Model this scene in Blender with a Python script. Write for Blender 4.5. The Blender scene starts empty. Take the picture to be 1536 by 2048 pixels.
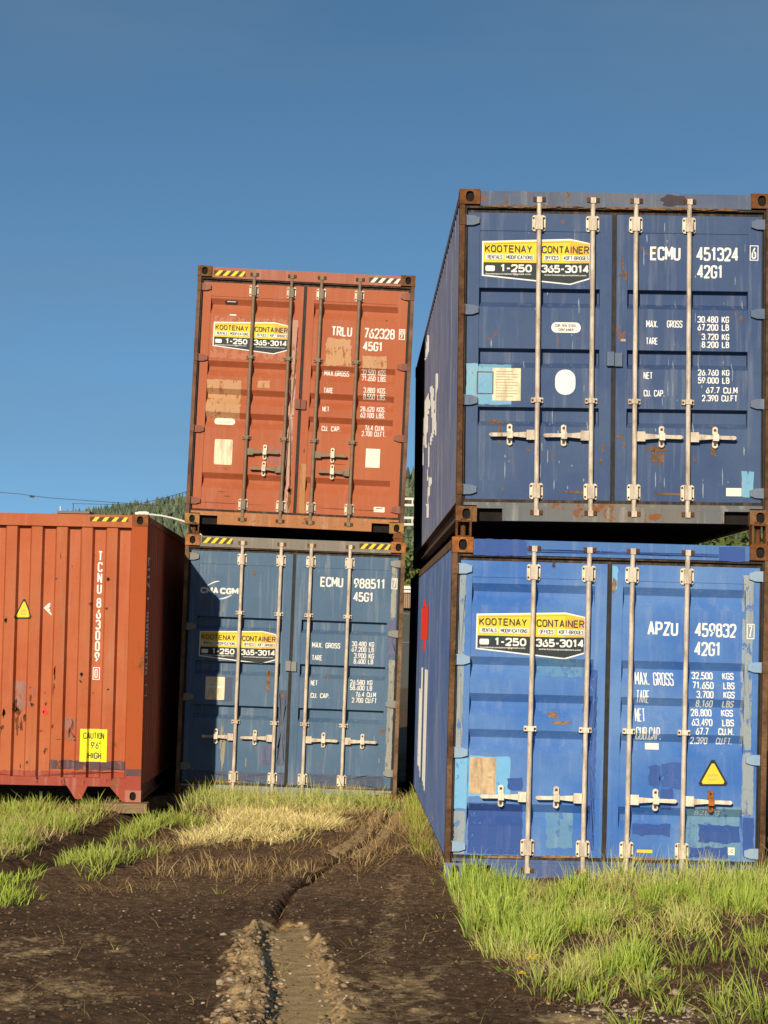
import bpy, bmesh, math, random
import numpy as np
from mathutils import Vector, Matrix, Euler

C = bpy.context
SC = C.scene
COL = SC.collection

# ------------------------------------------------------------------ camera
FPX = 4725.0                      # focal length in pixels of the 1536 x 2048 frame
CAMZ = 1.78
cam_d = bpy.data.cameras.new('camera')
cam = bpy.data.objects.new('camera', cam_d)
COL.objects.link(cam)
cam_d.sensor_fit = 'VERTICAL'
cam_d.sensor_height = 36.0
cam_d.lens = FPX / 2048.0 * 36.0
cam_d.clip_start = 0.1
cam_d.clip_end = 30000
YAW, PITCH, ROLL = math.atan(67 / FPX), math.atan(258 / FPX), 0.0157
CR = (Matrix.Rotation(-YAW, 3, 'Z') @ Matrix.Rotation(math.pi / 2 + PITCH, 3, 'X') @ Matrix.Rotation(ROLL, 3, 'Z'))
cam.matrix_world = Matrix.Translation((0, 0, CAMZ)) @ CR.to_4x4()
SC.camera = cam

# ------------------------------------------------------------------ sun and sky
SUN_AZ, SUN_EL = math.radians(15.3), math.radians(19.3)      # sun behind the camera, to the left
sun_d = bpy.data.lights.new('sun', 'SUN')
sun_d.energy = 5.0
sun_d.angle = math.radians(0.5)
sun_d.color = (1.0, 0.87, 0.68)
sun = bpy.data.objects.new('sun', sun_d)
COL.objects.link(sun)
to_sun = Vector((-math.sin(SUN_AZ) * math.cos(SUN_EL), -math.cos(SUN_AZ) * math.cos(SUN_EL), math.sin(SUN_EL)))
sun.rotation_euler = to_sun.to_track_quat('Z', 'Y').to_euler()
sun.location = to_sun * 60

W = bpy.data.worlds.new('World')
SC.world = W
W.use_nodes = True
nt = W.node_tree
nt.nodes.clear()
wo = nt.nodes.new('ShaderNodeOutputWorld')
bg = nt.nodes.new('ShaderNodeBackground')
sky = nt.nodes.new('ShaderNodeTexSky')
sky.sky_type = 'NISHITA'
sky.sun_disc = False
sky.sun_elevation = SUN_EL
sky.sun_rotation = math.pi + SUN_AZ
sky.altitude = 600
sky.air_density = 1.0
sky.dust_density = 1.0
sky.ozone_density = 1.6
tc = nt.nodes.new('ShaderNodeTexCoord')
mp = nt.nodes.new('ShaderNodeMapping')
mp.inputs['Scale'].default_value = (1, 1, 1.75)
mp.inputs['Location'].default_value = (0, 0, 0.19)
nt.links.new(tc.outputs['Generated'], mp.inputs['Vector'])
nt.links.new(mp.outputs['Vector'], sky.inputs['Vector'])
tint = nt.nodes.new('ShaderNodeMix')
tint.data_type = 'RGBA'; tint.blend_type = 'MULTIPLY'
tint.inputs['Factor'].default_value = 1.0
nt.links.new(sky.outputs['Color'], tint.inputs[6])
tint.inputs[7].default_value = (.68, .955, 1.01, 1)
hz_map = nt.nodes.new('ShaderNodeMapping'); hz_map.inputs['Scale'].default_value = (1.6, 1.6, 7.0); hz_map.inputs['Location'].default_value = (3.3, .4, .2)
hz_n = nt.nodes.new('ShaderNodeTexNoise'); hz_n.inputs['Scale'].default_value = 2.2; hz_n.inputs['Detail'].default_value = 5; hz_n.inputs['Roughness'].default_value = .55
hz_r = nt.nodes.new('ShaderNodeMapRange'); hz_r.inputs['From Min'].default_value = .40; hz_r.inputs['From Max'].default_value = .68; hz_r.inputs['To Max'].default_value = .30
hz_m = nt.nodes.new('ShaderNodeMix'); hz_m.data_type = 'RGBA'
nt.links.new(tc.outputs['Generated'], hz_map.inputs['Vector']); nt.links.new(hz_map.outputs[0], hz_n.inputs['Vector'])
nt.links.new(hz_n.outputs['Fac'], hz_r.inputs['Value']); nt.links.new(hz_r.outputs[0], hz_m.inputs['Factor'])
nt.links.new(tint.outputs[2], hz_m.inputs[6]); hz_m.inputs[7].default_value = (1.30, 1.95, 2.55, 1)
nt.links.new(hz_m.outputs[2], bg.inputs['Color'])
bg.inputs['Strength'].default_value = 0.138
nt.links.new(bg.outputs['Background'], wo.inputs['Surface'])
SC.view_settings.view_transform = 'Standard'
SC.view_settings.look = 'None'
SC.view_settings.exposure = 0.0
SC.view_settings.gamma = 1.0

# ------------------------------------------------------------------ measuring helpers
def ray(x, y):
    return CR @ Vector(((x - 768) / FPX, -(y - 1024) / FPX, -1.0))
def at(x, y, Y):
    """the point of the plane at depth Y that the photo shows at (x, y)"""
    d = ray(x, y)
    t = Y / d.y
    return Vector((d.x * t, Y, CAMZ + d.z * t))
def gnd(x, y, z=0.0):
    d = ray(x, y)
    t = (z - CAMZ) / d.z
    return (d.x * t, d.y * t)

# ------------------------------------------------------------------ objects
def tag(o, label=None, cat=None, group=None, kind=None):
    if label: o['label'] = label
    if cat: o['category'] = cat
    if group: o['group'] = group
    if kind: o['kind'] = kind
    return o
def empty(name, label, cat, mat=None, group=None):
    o = bpy.data.objects.new(name, None)
    COL.objects.link(o)
    o.empty_display_size = 0.2
    if mat is not None: o.matrix_world = mat
    return tag(o, label, cat, group)

class MB:
    def __init__(s): s.v, s.f, s.m, s.sm = [], [], [], []
    def add(s, vs, fs, mat=0, smooth=False):
        b = len(s.v)
        s.v += [tuple(p) for p in vs]
        for f in fs:
            s.f.append([b + i for i in f]); s.m.append(mat); s.sm.append(smooth)
    def box(s, x0, x1, y0, y1, z0, z1, mat=0):
        s.add([(x0,y0,z0),(x1,y0,z0),(x1,y1,z0),(x0,y1,z0),(x0,y0,z1),(x1,y0,z1),(x1,y1,z1),(x0,y1,z1)],
              [(0,3,2,1),(4,5,6,7),(0,1,5,4),(1,2,6,5),(2,3,7,6),(3,0,4,7)], mat)
    def prism(s, poly, y0, y1, mat=0):
        """outline in x-z, counter-clockwise seen from -y, extruded from y0 (front) to y1"""
        n = len(poly)
        s.add([(x, y0, z) for x, z in poly] + [(x, y1, z) for x, z in poly],
              [tuple(range(n)), tuple(range(2*n-1, n-1, -1))] + [((i+1) % n, i, n+i, n+(i+1) % n) for i in range(n)], mat)
    def tube(s, pts, r, n=8, mat=0, cap=True, r1=None):
        pts = [Vector(p) for p in pts]
        k = len(pts)
        vs, fs = [], []
        for i, p in enumerate(pts):
            t = (pts[min(i+1, k-1)] - pts[max(i-1, 0)]).normalized()
            a = t.orthogonal().normalized() if abs(t.z) > .99 else t.cross(Vector((0,0,1))).normalized()
            b = t.cross(a)
            rr = r if r1 is None else r + (r1 - r) * i / (k - 1)
            for j in range(n):
                q = 2 * math.pi * j / n
                vs.append(p + (a * math.cos(q) + b * math.sin(q)) * rr)
        for i in range(k-1):
            for j in range(n):
                fs.append((i*n+j, i*n+(j+1) % n, (i+1)*n+(j+1) % n, (i+1)*n+j))
        s.add(vs, fs, mat, True)
        if cap:
            s.add(vs[:n], [tuple(range(n-1, -1, -1))], mat); s.add(vs[-n:], [tuple(range(n))], mat)
    def build(s, name, mats, parent=None):
        me = bpy.data.meshes.new(name)
        me.from_pydata(s.v, [], s.f)
        mats = mats if isinstance(mats, (list, tuple)) else [mats]
        for m in mats: me.materials.append(m)
        me.polygons.foreach_set('material_index', s.m)
        me.polygons.foreach_set('use_smooth', s.sm)
        me.validate(); me.update()
        o = bpy.data.objects.new(name, me)
        COL.objects.link(o)
        if parent is not None: o.parent = parent
        return o

def np_mesh(name, verts, quads=None, tris=None, mat=None, attrs=None, smooth=False):
    me = bpy.data.meshes.new(name)
    q = np.zeros((0, 4), np.int32) if quads is None else np.asarray(quads, np.int32)
    t = np.zeros((0, 3), np.int32) if tris is None else np.asarray(tris, np.int32)
    me.vertices.add(len(verts))
    me.vertices.foreach_set('co', np.asarray(verts, np.float32).ravel())
    me.loops.add(q.size + t.size)
    me.loops.foreach_set('vertex_index', np.concatenate([q.ravel(), t.ravel()]))
    me.polygons.add(len(q) + len(t))
    st = np.concatenate([np.arange(len(q)) * 4, q.size + np.arange(len(t)) * 3]).astype(np.int32)
    me.polygons.foreach_set('loop_start', st)
    me.polygons.foreach_set('use_smooth', np.full(len(q) + len(t), smooth))
    me.update(calc_edges=True)
    for nm, a in (attrs or {}).items():
        if a.ndim == 1:
            at_ = me.attributes.new(nm, 'FLOAT', 'POINT'); at_.data.foreach_set('value', a.astype(np.float32))
        else:
            at_ = me.attributes.new(nm, 'FLOAT_COLOR', 'POINT')
            if a.shape[1] == 3: a = np.concatenate([a, np.ones((len(a), 1))], 1)
            at_.data.foreach_set('color', a.astype(np.float32).ravel())
    if mat: me.materials.append(mat)
    o = bpy.data.objects.new(name, me)
    COL.objects.link(o)
    return o

# ------------------------------------------------------------------ materials
class NB:
    """small node-graph builder"""
    def __init__(s, name):
        s.mat = bpy.data.materials.new(name); s.mat.use_nodes = True
        s.t = s.mat.node_tree; s.t.nodes.clear()
        s.out = s.n('ShaderNodeOutputMaterial'); s.p = s.n('ShaderNodeBsdfPrincipled')
        s.t.links.new(s.p.outputs[0], s.out.inputs['Surface'])
    def n(s, typ, **kw):
        x = s.t.nodes.new(typ)
        for k, v in kw.items(): setattr(x, k, v)
        return x
    def set(s, sock, v):
        if isinstance(v, bpy.types.NodeSocket): s.t.links.new(v, sock)
        elif isinstance(v, (tuple, list)) and sock.type == 'RGBA' and len(v) == 3: sock.default_value = (*v, 1)
        else: sock.default_value = v
    def coord(s, scale=(1,1,1), off=(0,0,0), kind='Object'):
        t = s.n('ShaderNodeTexCoord'); m = s.n('ShaderNodeMapping')
        m.inputs['Scale'].default_value = scale; m.inputs['Location'].default_value = off
        s.t.links.new(t.outputs[kind], m.inputs['Vector'])
        return m.outputs[0]
    def noise(s, vec, scale, detail=4, rough=.55, dist=0):
        x = s.n('ShaderNodeTexNoise')
        s.set(x.inputs['Vector'], vec); s.set(x.inputs['Scale'], scale); s.set(x.inputs['Detail'], detail)
        s.set(x.inputs['Roughness'], rough); s.set(x.inputs['Distortion'], dist)
        return x.outputs['Fac']
    def ramp(s, fac, a, b, lo=0., hi=1.):
        x = s.n('ShaderNodeMapRange'); x.clamp = True
        s.set(x.inputs['Value'], fac); s.set(x.inputs['From Min'], a); s.set(x.inputs['From Max'], b)
        s.set(x.inputs['To Min'], lo); s.set(x.inputs['To Max'], hi)
        return x.outputs[0]
    def math(s, op, a, b):
        x = s.n('ShaderNodeMath', operation=op)
        s.set(x.inputs[0], a); s.set(x.inputs[1], b)
        return x.outputs[0]
    def mix(s, fac, a, b, mode='MIX'):
        x = s.n('ShaderNodeMix', data_type='RGBA', blend_type=mode)
        s.set(x.inputs['Factor'], fac); s.set(x.inputs['A'], a); s.set(x.inputs['B'], b)
        return [o for o in x.outputs if o.type == 'RGBA'][0]
    def attr(s, name):
        x = s.n('ShaderNodeAttribute'); x.attribute_name = name
        return x
    def bump(s, h, strength=.3, dist=.01):
        x = s.n('ShaderNodeBump')
        s.set(x.inputs['Height'], h); s.set(x.inputs['Strength'], strength); s.set(x.inputs['Distance'], dist)
        s.t.links.new(x.outputs[0], s.p.inputs['Normal'])
    def done(s, color, rough=.6, metal=0., spec=.4):
        s.set(s.p.inputs['Base Color'], color); s.set(s.p.inputs['Roughness'], rough); s.set(s.p.inputs['Metallic'], metal)
        s.set(s.p.inputs['Specular IOR Level'], spec)
        return s.mat

def hsv_mul(c, k): return tuple(min(1, x * k) for x in c)
def lerp(a, b, t): return tuple(x + (y - x) * t for x, y in zip(a, b))

RUST = (.16, .052, .016)
RUST_L = (.27, .11, .04)
def paint(name, base, fade=None, rust=.0, streak=.35, rough=.5, seed=0, dirt=.3, dents=.35, wear=0.):
    """weathered paint: bleached clouds, rain streaks, grime, specks of rust"""
    b = NB(name)
    o = (seed * 7.3, seed * 3.1, seed * 5.7)
    v = b.coord(off=o)
    fade = fade or lerp(base, (.5, .5, .48), .35)
    big = b.noise(v, 1.3, 5, .6)
    col = b.mix(b.ramp(big, .38, .72, 0, .6), base, fade)
    sv = b.coord(scale=(1, 1, .06), off=o)
    st = b.noise(sv, 16, 4, .65)
    col = b.mix(b.ramp(st, .53, .72, 0, streak), col, lerp(base, (.62, .6, .55), .5))
    st2 = b.noise(b.coord(scale=(1, 1, .05), off=(o[0]+9, o[1], o[2])), 11, 5, .7)
    col = b.mix(b.ramp(st2, .55, .75, 0, dirt), col, hsv_mul(lerp(base, (.12, .09, .06), .55), .8))
    fine = b.noise(v, 60, 3, .6)
    col = b.mix(b.ramp(fine, .3, .7, .0, .12), col, hsv_mul(base, .45))
    if rust > 0:
        r1 = b.noise(v, 5.5, 8, .68, .4)
        lo = .70 - rust * .16
        rf = b.ramp(r1, lo, lo + .03)
        rsv = b.noise(b.coord(scale=(1, 1, .12), off=(o[0]+4, o[1], o[2]+2)), 13, 6, .7)
        rf2 = b.ramp(rsv, .69 - rust * .1, .76 - rust * .08, 0, .75)
        rc = b.mix(b.noise(v, 30, 4), RUST, RUST_L)
        col = b.mix(rf2, col, lerp(RUST_L, base, .25))
        col = b.mix(rf, col, rc)
    b.bump(b.math('ADD', b.math('ADD', b.noise(v, 3.2, 3, .5), b.math('MULTIPLY', b.noise(v, 1.3, 2, .5), 2.2)), b.math('MULTIPLY', b.noise(v, 45, 3), .05)), dents, .020)
    if wear > 0:
        tp = b.n('ShaderNodeBsdfTransparent'); mx = b.n('ShaderNodeMixShader')
        wn = b.noise(b.coord(scale=(1, 1, .45), off=(o[2], 2, o[0])), 17, 8, .72)
        b.set(mx.inputs[0], b.ramp(wn, .66 - wear * .2, .70 - wear * .2))
        b.t.links.new(b.p.outputs[0], mx.inputs[1]); b.t.links.new(tp.outputs[0], mx.inputs[2]); b.t.links.new(mx.outputs[0], b.out.inputs['Surface'])
    return b.done(col, b.ramp(big, .3, .7, rough, rough + .2), spec=.18)

def rustmat(name, dark=RUST, light=RUST_L, paintc=None, amt=.5, seed=0, scale=9):
    b = NB(name)
    v = b.coord(off=(seed * 4.1, seed * 2.7, seed * 9.1))
    n1 = b.noise(v, scale, 7, .68)
    col = b.mix(b.ramp(n1, .36, .66), dark, light)
    col = b.mix(b.ramp(b.noise(v, 32, 5, .7), .5, .75, 0, .7), col, (.05, .022, .012))
    if paintc:
        n2 = b.noise(b.coord(scale=(1, 1, .35), off=(seed, 3, 8)), scale * .7, 6, .66)
        col = b.mix(b.ramp(n2, amt - .04, amt + .04), paintc, col)
    b.bump(b.noise(v, 48, 6, .7), .5, .008)
    return b.done(col, .85, spec=.15)

def flat(name, c, rough=.6, var=.12, scale=18, metal=0., spec=.3, dirt=None):
    b = NB(name)
    v = b.coord()
    n = b.noise(v, scale, 5, .65)
    col = b.mix(b.ramp(n, .3, .7), hsv_mul(c, 1 - var), hsv_mul(c, 1 + var))
    if dirt:
        d = b.noise(b.coord(scale=(1, 1, .2), off=(3, 1, 2)), 20, 6, .7)
        col = b.mix(b.ramp(d, .46, .68, 0, dirt), col, (.20, .115, .06))
    b.bump(b.noise(v, 70, 3), .1, .004)
    return b.done(col, rough, metal, spec)

def letter(name, c, wear=.25):
    b = NB(name)
    v = b.coord()
    n = b.noise(v, 26, 6, .7)
    col = b.mix(b.ramp(n, .56, .74, 0, wear), c, (.3, .3, .32))
    return b.done(col, .6, spec=.3)

M = {}
M['rubber'] = flat('rubber_gasket', (.018, .017, .016), .7, .4, dirt=.15)
M['rubber_brown'] = flat('dirty_gasket', (.026, .019, .013), .75, .4, dirt=.5)
M['rust'] = rustmat('rusted_casting', (.11, .04, .014), (.22, .09, .035), seed=1)
M['rust_b'] = rustmat('bright_rust', (.21, .075, .022), (.45, .17, .045), seed=2)
M['rust_dark'] = rustmat('dark_rust', (.06, .026, .014), (.17, .07, .028), seed=3)
M['hole'] = flat('casting_inside', (.012, .009, .007), .9, .5)
M['rod_cream'] = flat('galvanised_cream', (.60, .51, .40), .5, .2, 9, dirt=.75)
M['rod_dark'] = flat('rod_old_grey', (.20, .145, .092), .55, .25, 12, dirt=.4)
M['plate_white'] = flat('bracket_white', (.74, .66, .52), .55, .15, 25, dirt=.6)
M['white'] = letter('white_lettering', (.80, .79, .74))
M['white_worn'] = letter('white_lettering_worn', (.76, .74, .68), .6)
M['black'] = letter('black_print', (.018, .02, .022), .0)
M['grey_print'] = letter('grey_print', (.045, .05, .05), .05)
M['yellow'] = letter('yellow_vinyl', (.82, .58, .035), .05)
M['yellow_lab'] = letter('yellow_label', (.86, .77, .015), .03)
M['orange_v'] = letter('orange_vinyl', (.80, .42, .05), .1)
M['sign_black'] = letter('sign_black', (.022, .032, .036), .05)
M['cream_plate'] = flat('cream_plate', (.78, .68, .46), .5, .1, 40, dirt=.5)
M['pale_sticker'] = letter('pale_sticker', (.78, .76, .62), .25)
M['paper'] = flat('old_paper_plate', (.58, .42, .25), .7, .15, 30, dirt=.6)
M['dark_print'] = letter('faded_print', (.42, .33, .2), .2)
M['red'] = letter('red_logo', (.72, .035, .02), .2)
M['under'] = flat('underside', (.03, .022, .018), .9, .3)
M['hazard_dark'] = flat('hazard_dark', (.07, .05, .03), .7, .3)
M['soot'] = flat('scuff', (.05, .04, .05), .7, .3)

# ------------------------------------------------------------------ lettering and surface-following shapes
_TX = {}
def text2d(s, bold=0.0):
    key = (s, bold)
    if key in _TX: return _TX[key]
    cu = bpy.data.curves.new('t', 'FONT')
    cu.body = s; cu.offset = bold; cu.resolution_u = 3
    ob = bpy.data.objects.new('t', cu)
    COL.objects.link(ob)
    me = bpy.data.meshes.new_from_object(ob)
    bpy.data.objects.remove(ob); bpy.data.curves.remove(cu)
    vs = [(v.co.x, v.co.y) for v in me.vertices]
    fs = [tuple(p.vertices) for p in me.polygons]
    bpy.data.meshes.remove(me)
    x0 = min(v[0] for v in vs); x1 = max(v[0] for v in vs)
    y0 = min(v[1] for v in vs); y1 = max(v[1] for v in vs)
    r = ([((x - x0) / (x1 - x0), (y - y0) / (y1 - y0)) for x, y in vs], fs)
    _TX[key] = r
    return r

# a painted, condensed gothic: every glyph is a few strokes on a unit cell (x, y, corner rounding)
GL = {
 '0': [([(0,0,1),(1,0,1),(1,1,1),(0,1,1)],1)], '1': [([(.05,.8,0),(.6,1,0),(.6,0,0)],0)],
 '2': [([(0,.76,0),(0,1,1),(1,1,1),(1,.58,.6),(0,0,0),(1,0,0)],0)],
 '3': [([(0,.8,0),(0,1,1),(1,1,1),(1,.54,1),(.4,.54,0)],0),([(.4,.54,0),(1,.54,1),(1,0,1),(0,0,1),(0,.2,0)],0)],
 '4': [([(.75,0,0),(.75,1,0),(0,.28,0),(1.05,.28,0)],0)], '5': [([(.95,1,0),(.08,1,0),(.04,.56,0),(1,.6,1),(1,0,1),(0,0,1),(0,.2,0)],0)],
 '6': [([(.8,1,0),(0,.42,.7),(0,0,1),(1,0,1),(1,.56,1),(.12,.56,0)],0)], '7': [([(0,1,0),(1,1,0),(.35,0,0)],0)],
 '8': [([(.06,.54,1),(.94,.54,1),(.94,1,1),(.06,1,1)],1),([(0,0,1),(1,0,1),(1,.54,1),(0,.54,1)],1)],
 '9': [([(.2,0,0),(1,.58,.7),(1,1,1),(0,1,1),(0,.44,1),(.88,.44,0)],0)],
 'A': [([(0,0,0),(.5,1,0),(1,0,0)],0),([(.2,.3,0),(.8,.3,0)],0)], 'B': [([(0,0,0),(0,1,0),(.92,1,1),(.92,.54,1),(0,.54,0)],0),([(0,.54,0),(1,.54,1),(1,0,1),(0,0,0)],0)],
 'C': [([(1,.75,0),(1,1,1),(0,1,1),(0,0,1),(1,0,1),(1,.25,0)],0)], 'D': [([(0,0,0),(0,1,0),(1,1,1),(1,0,1)],1)],
 'E': [([(1,1,0),(0,1,0),(0,0,0),(1,0,0)],0),([(0,.52,0),(.85,.52,0)],0)], 'F': [([(1,1,0),(0,1,0),(0,0,0)],0),([(0,.52,0),(.85,.52,0)],0)],
 'G': [([(1,.75,0),(1,1,1),(0,1,1),(0,0,1),(1,0,1),(1,.46,0),(.55,.46,0)],0)], 'H': [([(0,0,0),(0,1,0)],0),([(1,0,0),(1,1,0)],0),([(0,.52,0),(1,.52,0)],0)],
 'I': [([(.5,0,0),(.5,1,0)],0)], 'K': [([(0,0,0),(0,1,0)],0),([(1,1,0),(0,.4,0)],0),([(.3,.58,0),(1,0,0)],0)], 'L': [([(0,1,0),(0,0,0),(1,0,0)],0)],
 'M': [([(0,0,0),(0,1,0),(.5,.35,0),(1,1,0),(1,0,0)],0)], 'N': [([(0,0,0),(0,1,0),(1,0,0),(1,1,0)],0)], 'O': [([(0,0,1),(1,0,1),(1,1,1),(0,1,1)],1)],
 'P': [([(0,0,0),(0,1,0),(1,1,1),(1,.45,1),(0,.45,0)],0)], 'R': [([(0,0,0),(0,1,0),(1,1,1),(1,.48,1),(0,.48,0)],0),([(.45,.48,0),(1,0,0)],0)],
 'S': [([(1,.78,0),(1,1,1),(0,1,1),(0,.54,1),(1,.5,1),(1,0,1),(0,0,1),(0,.22,0)],0)], 'T': [([(0,1,0),(1,1,0)],0),([(.5,1,0),(.5,0,0)],0)],
 'U': [([(0,1,0),(0,0,1),(1,0,1),(1,1,0)],0)], 'V': [([(0,1,0),(.5,0,0),(1,1,0)],0)], 'X': [([(0,0,0),(1,1,0)],0),([(0,1,0),(1,0,0)],0)],
 'Y': [([(0,1,0),(.5,.45,0),(1,1,0)],0),([(.5,.45,0),(.5,0,0)],0)], 'Z': [([(0,1,0),(1,1,0),(0,0,0),(1,0,0)],0)],
 '.': [([(.5,-.02,0),(.5,.10,0)],0)], ',': [([(.6,.1,0),(.4,-.1,0)],0)], '-': [([(0,.45,0),(1,.45,0)],0)], "'": [([(.5,1,0),(.5,.75,0)],0)], '"': [([(.2,1,0),(.2,.75,0)],0),([(.8,1,0),(.8,.75,0)],0)],
}
WID = {'.': .25, ',': .3, "'": .2, '"': .45, '1': .75, 'I': .2, 'M': 1.2, ' ': .75, '-': .6}
def strokes(s, u, d, w, h, thick=.165, gap=.5):
    """the text as ribbons fitted to the box (u, d) - (u + w, d + h); later strokes lie a hair higher"""
    tot = sum(WID.get(c, 1) for c in s) + gap * (len(s) - 1)
    th = thick * h
    cw = (w - th) / max(tot, .01)
    if len(s) > 1 or True: cw = (w - th) / tot
    th = min(th, cw * (.42 if len(s) > 1 else .47) if s not in ('I', '1') else th)
    out = []
    x = u + th / 2
    for ch in s:
        wd = WID.get(ch, 1) * cw
        lev = 0
        for si, (pts, closed) in enumerate(GL.get(ch, [])):
            P = [Vector((x + px * wd, d + h - th / 2 - py * (h - th))) for px, py, r in pts]
            R = [p[2] for p in pts]
            n = len(P)
            Q = []
            for i, p in enumerate(P):
                if R[i] and (closed or 0 < i < n - 1):
                    a = P[i - 1] - p; b = P[(i + 1) % n] - p
                    r = min(R[i] * .5 * wd, a.length * .49, b.length * .49)
                    p0 = p + a.normalized() * r; p1 = p + b.normalized() * r
                    for k in range(4):
                        t = k / 3
                        Q.append(p0 * (1 - t) ** 2 + p * 2 * t * (1 - t) + p1 * t * t)
                else: Q.append(p)
            q2 = [Q[0]]
            for p in Q[1:]:
                if (p - q2[-1]).length > 1e-5: q2.append(p)
            if closed and (q2[0] - q2[-1]).length < 1e-5: q2.pop()
            Q = q2; n = len(Q)
            runs = []
            if closed: runs = [(Q, True)]
            else:
                cur = [Q[0]]
                for i in range(1, n):
                    cur.append(Q[i])
                    if i < n - 1 and (Q[i] - Q[i-1]).normalized().dot((Q[i+1] - Q[i]).normalized()) < .3:
                        runs.append((cur, False)); cur = [Q[i]]
                runs.append((cur, False))
            for run, cl in runs:
                run = list(run)
                if not cl and len(runs) > 1:
                    if run is not runs[0][0] and run[0] != Q[0]: run[0] = run[0] - (run[1] - run[0]).normalized() * th * .45
                    if run[-1] != Q[-1]: run[-1] = run[-1] + (run[-1] - run[-2]).normalized() * th * .45
                m_ = len(run); lf, rt = [], []
                for i, p in enumerate(run):
                    a = (p - run[i - 1]).normalized() if (i > 0 or cl) else None
                    b = (run[(i + 1) % m_] - p).normalized() if (i < m_ - 1 or cl) else None
                    a = a or b; b = b or a
                    t = (a + b)
                    t = t.normalized() if t.length > 1e-4 else a
                    nn = Vector((-t.y, t.x))
                    k = min(1 / max(nn.dot(Vector((-a.y, a.x))), .5), 1.6)
                    lf.append(tuple(p + nn * th / 2 * k)); rt.append(tuple(p - nn * th / 2 * k))
                mm = m_ if cl else m_ - 1
                out.append((lf + rt, [(i, (i + 1) % m_, m_ + (i + 1) % m_, m_ + i) for i in range(mm)], lev * .0003))
                lev += 1
        x += wd + gap * cw
    return out
def first_u(polys):
    p = polys[0]
    while isinstance(p, list): p = p[0]
    return p[0][0][0]

def follow(mb, polys, relief, place, ubreaks, dbreaks, eps, mat):
    """lay flat shapes (lists of vertices, faces in u-d) on a relief surface, cut wherever the relief bends"""
    flat_, grp = [], {}
    def walk(q):
        for p in q:
            if isinstance(p, list): walk(p)
            else: grp.setdefault(round(p[2], 5) if len(p) > 2 else 0.0, []).append((p[0], p[1]))
    walk(polys)
    if len(grp) > 1 or 0.0 not in grp:
        for g, pl in grp.items(): follow(mb, [(a, b) for a, b in pl], relief, place, ubreaks, dbreaks, eps + g, mat)
        return
    polys = grp[0.0]
    bm = bmesh.new()
    for vs, fs in polys:
        bv = [bm.verts.new((a, b, 0)) for a, b in vs]
        for f in fs:
            if len(set(f)) >= 3:
                try: bm.faces.new([bv[i] for i in f])
                except ValueError: pass
    if not bm.verts:
        bm.free(); return
    amin = min(v.co.x for v in bm.verts); amax = max(v.co.x for v in bm.verts)
    bmin = min(v.co.y for v in bm.verts); bmax = max(v.co.y for v in bm.verts)
    for ub in ubreaks:
        if amin < ub < amax:
            bmesh.ops.bisect_plane(bm, geom=bm.verts[:] + bm.edges[:] + bm.faces[:], plane_co=(ub, 0, 0), plane_no=(1, 0, 0))
    for db in dbreaks:
        if bmin < db < bmax:
            bmesh.ops.bisect_plane(bm, geom=bm.verts[:] + bm.edges[:] + bm.faces[:], plane_co=(0, db, 0), plane_no=(0, 1, 0))
    for f in bm.faces:
        c = f.calc_center_median()
        pts = []
        for v in f.verts:
            a, b = v.co.x, v.co.y
            pts.append(place(a, b, relief(a, b, c.x, c.y) - eps))
        nrm = (Vector(pts[1]) - Vector(pts[0])).cross(Vector(pts[2]) - Vector(pts[0]))
        out = Vector(place(c.x, c.y, -1)) - Vector(place(c.x, c.y, 0))
        if nrm.dot(out) < 0: pts.reverse()
        mb.add(pts, [tuple(range(len(pts)))], mat)
    bm.free()

def rect(u0, d0, u1, d1): return ([(u0, d0), (u1, d0), (u1, d1), (u0, d1)], [(0, 1, 2, 3)])
def poly(pts): return (list(pts), [tuple(range(len(pts)))])
def rough_rect(u0, d0, u1, d1, rnd, j=.008, step=.03):
    """a brushed-on patch: a rectangle with a wavering edge"""
    out = []
    for (a, b), (c, d) in (((u0, d0), (u1, d0)), ((u1, d0), (u1, d1)), ((u1, d1), (u0, d1)), ((u0, d1), (u0, d0))):
        n = max(1, int(math.hypot(c - a, d - b) / step))
        for i in range(n):
            t = i / n
            out.append((a + (c - a) * t + rnd.uniform(-j, j), b + (d - b) * t + rnd.uniform(-j, j)))
    cx, cy = sum(p[0] for p in out) / len(out), sum(p[1] for p in out) / len(out)
    n = len(out)
    return ([(cx, cy)] + out, [(0, 1 + i, 1 + (i + 1) % n) for i in range(n)])
def blob(u, d, ru, rd, rnd, n=14, j=.35):
    ph = [rnd.uniform(1 - j, 1 + j) for _ in range(n)]
    out = [(u + ru * ph[i] * math.cos(2 * math.pi * i / n), d + rd * ph[i] * math.sin(2 * math.pi * i / n)) for i in range(n)]
    return ([(u, d)] + out, [(0, 1 + i, 1 + (i + 1) % n) for i in range(n)])
def rounded(u0, d0, u1, d1, r, n=5):
    out = []
    for cx, cy, a0 in ((u1 - r, d1 - r, 0), (u0 + r, d1 - r, 90), (u0 + r, d0 + r, 180), (u1 - r, d0 + r, 270)):
        for i in range(n + 1):
            a = math.radians(a0 + 90 * i / n)
            out.append((cx + r * math.cos(a), cy + r * math.sin(a)))
    return poly(out)
def tx(s, u, d, w, h, bold=.012):
    vs, fs = text2d(s, bold)
    return ([(u + x * w, d + (1 - y) * h) for x, y in vs], fs)
def frame(u0, d0, u1, d1, t):
    return ([(u0, d0), (u1, d0), (u1, d1), (u0, d1), (u0 + t, d0 + t), (u1 - t, d0 + t), (u1 - t, d1 - t), (u0 + t, d1 - t)],
            [(0, 1, 5, 4), (1, 2, 6, 5), (2, 3, 7, 6), (3, 0, 4, 7)])

# ------------------------------------------------------------------ shipping containers
Wd, L = 2.438, 12.192
class Spec: pass

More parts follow.
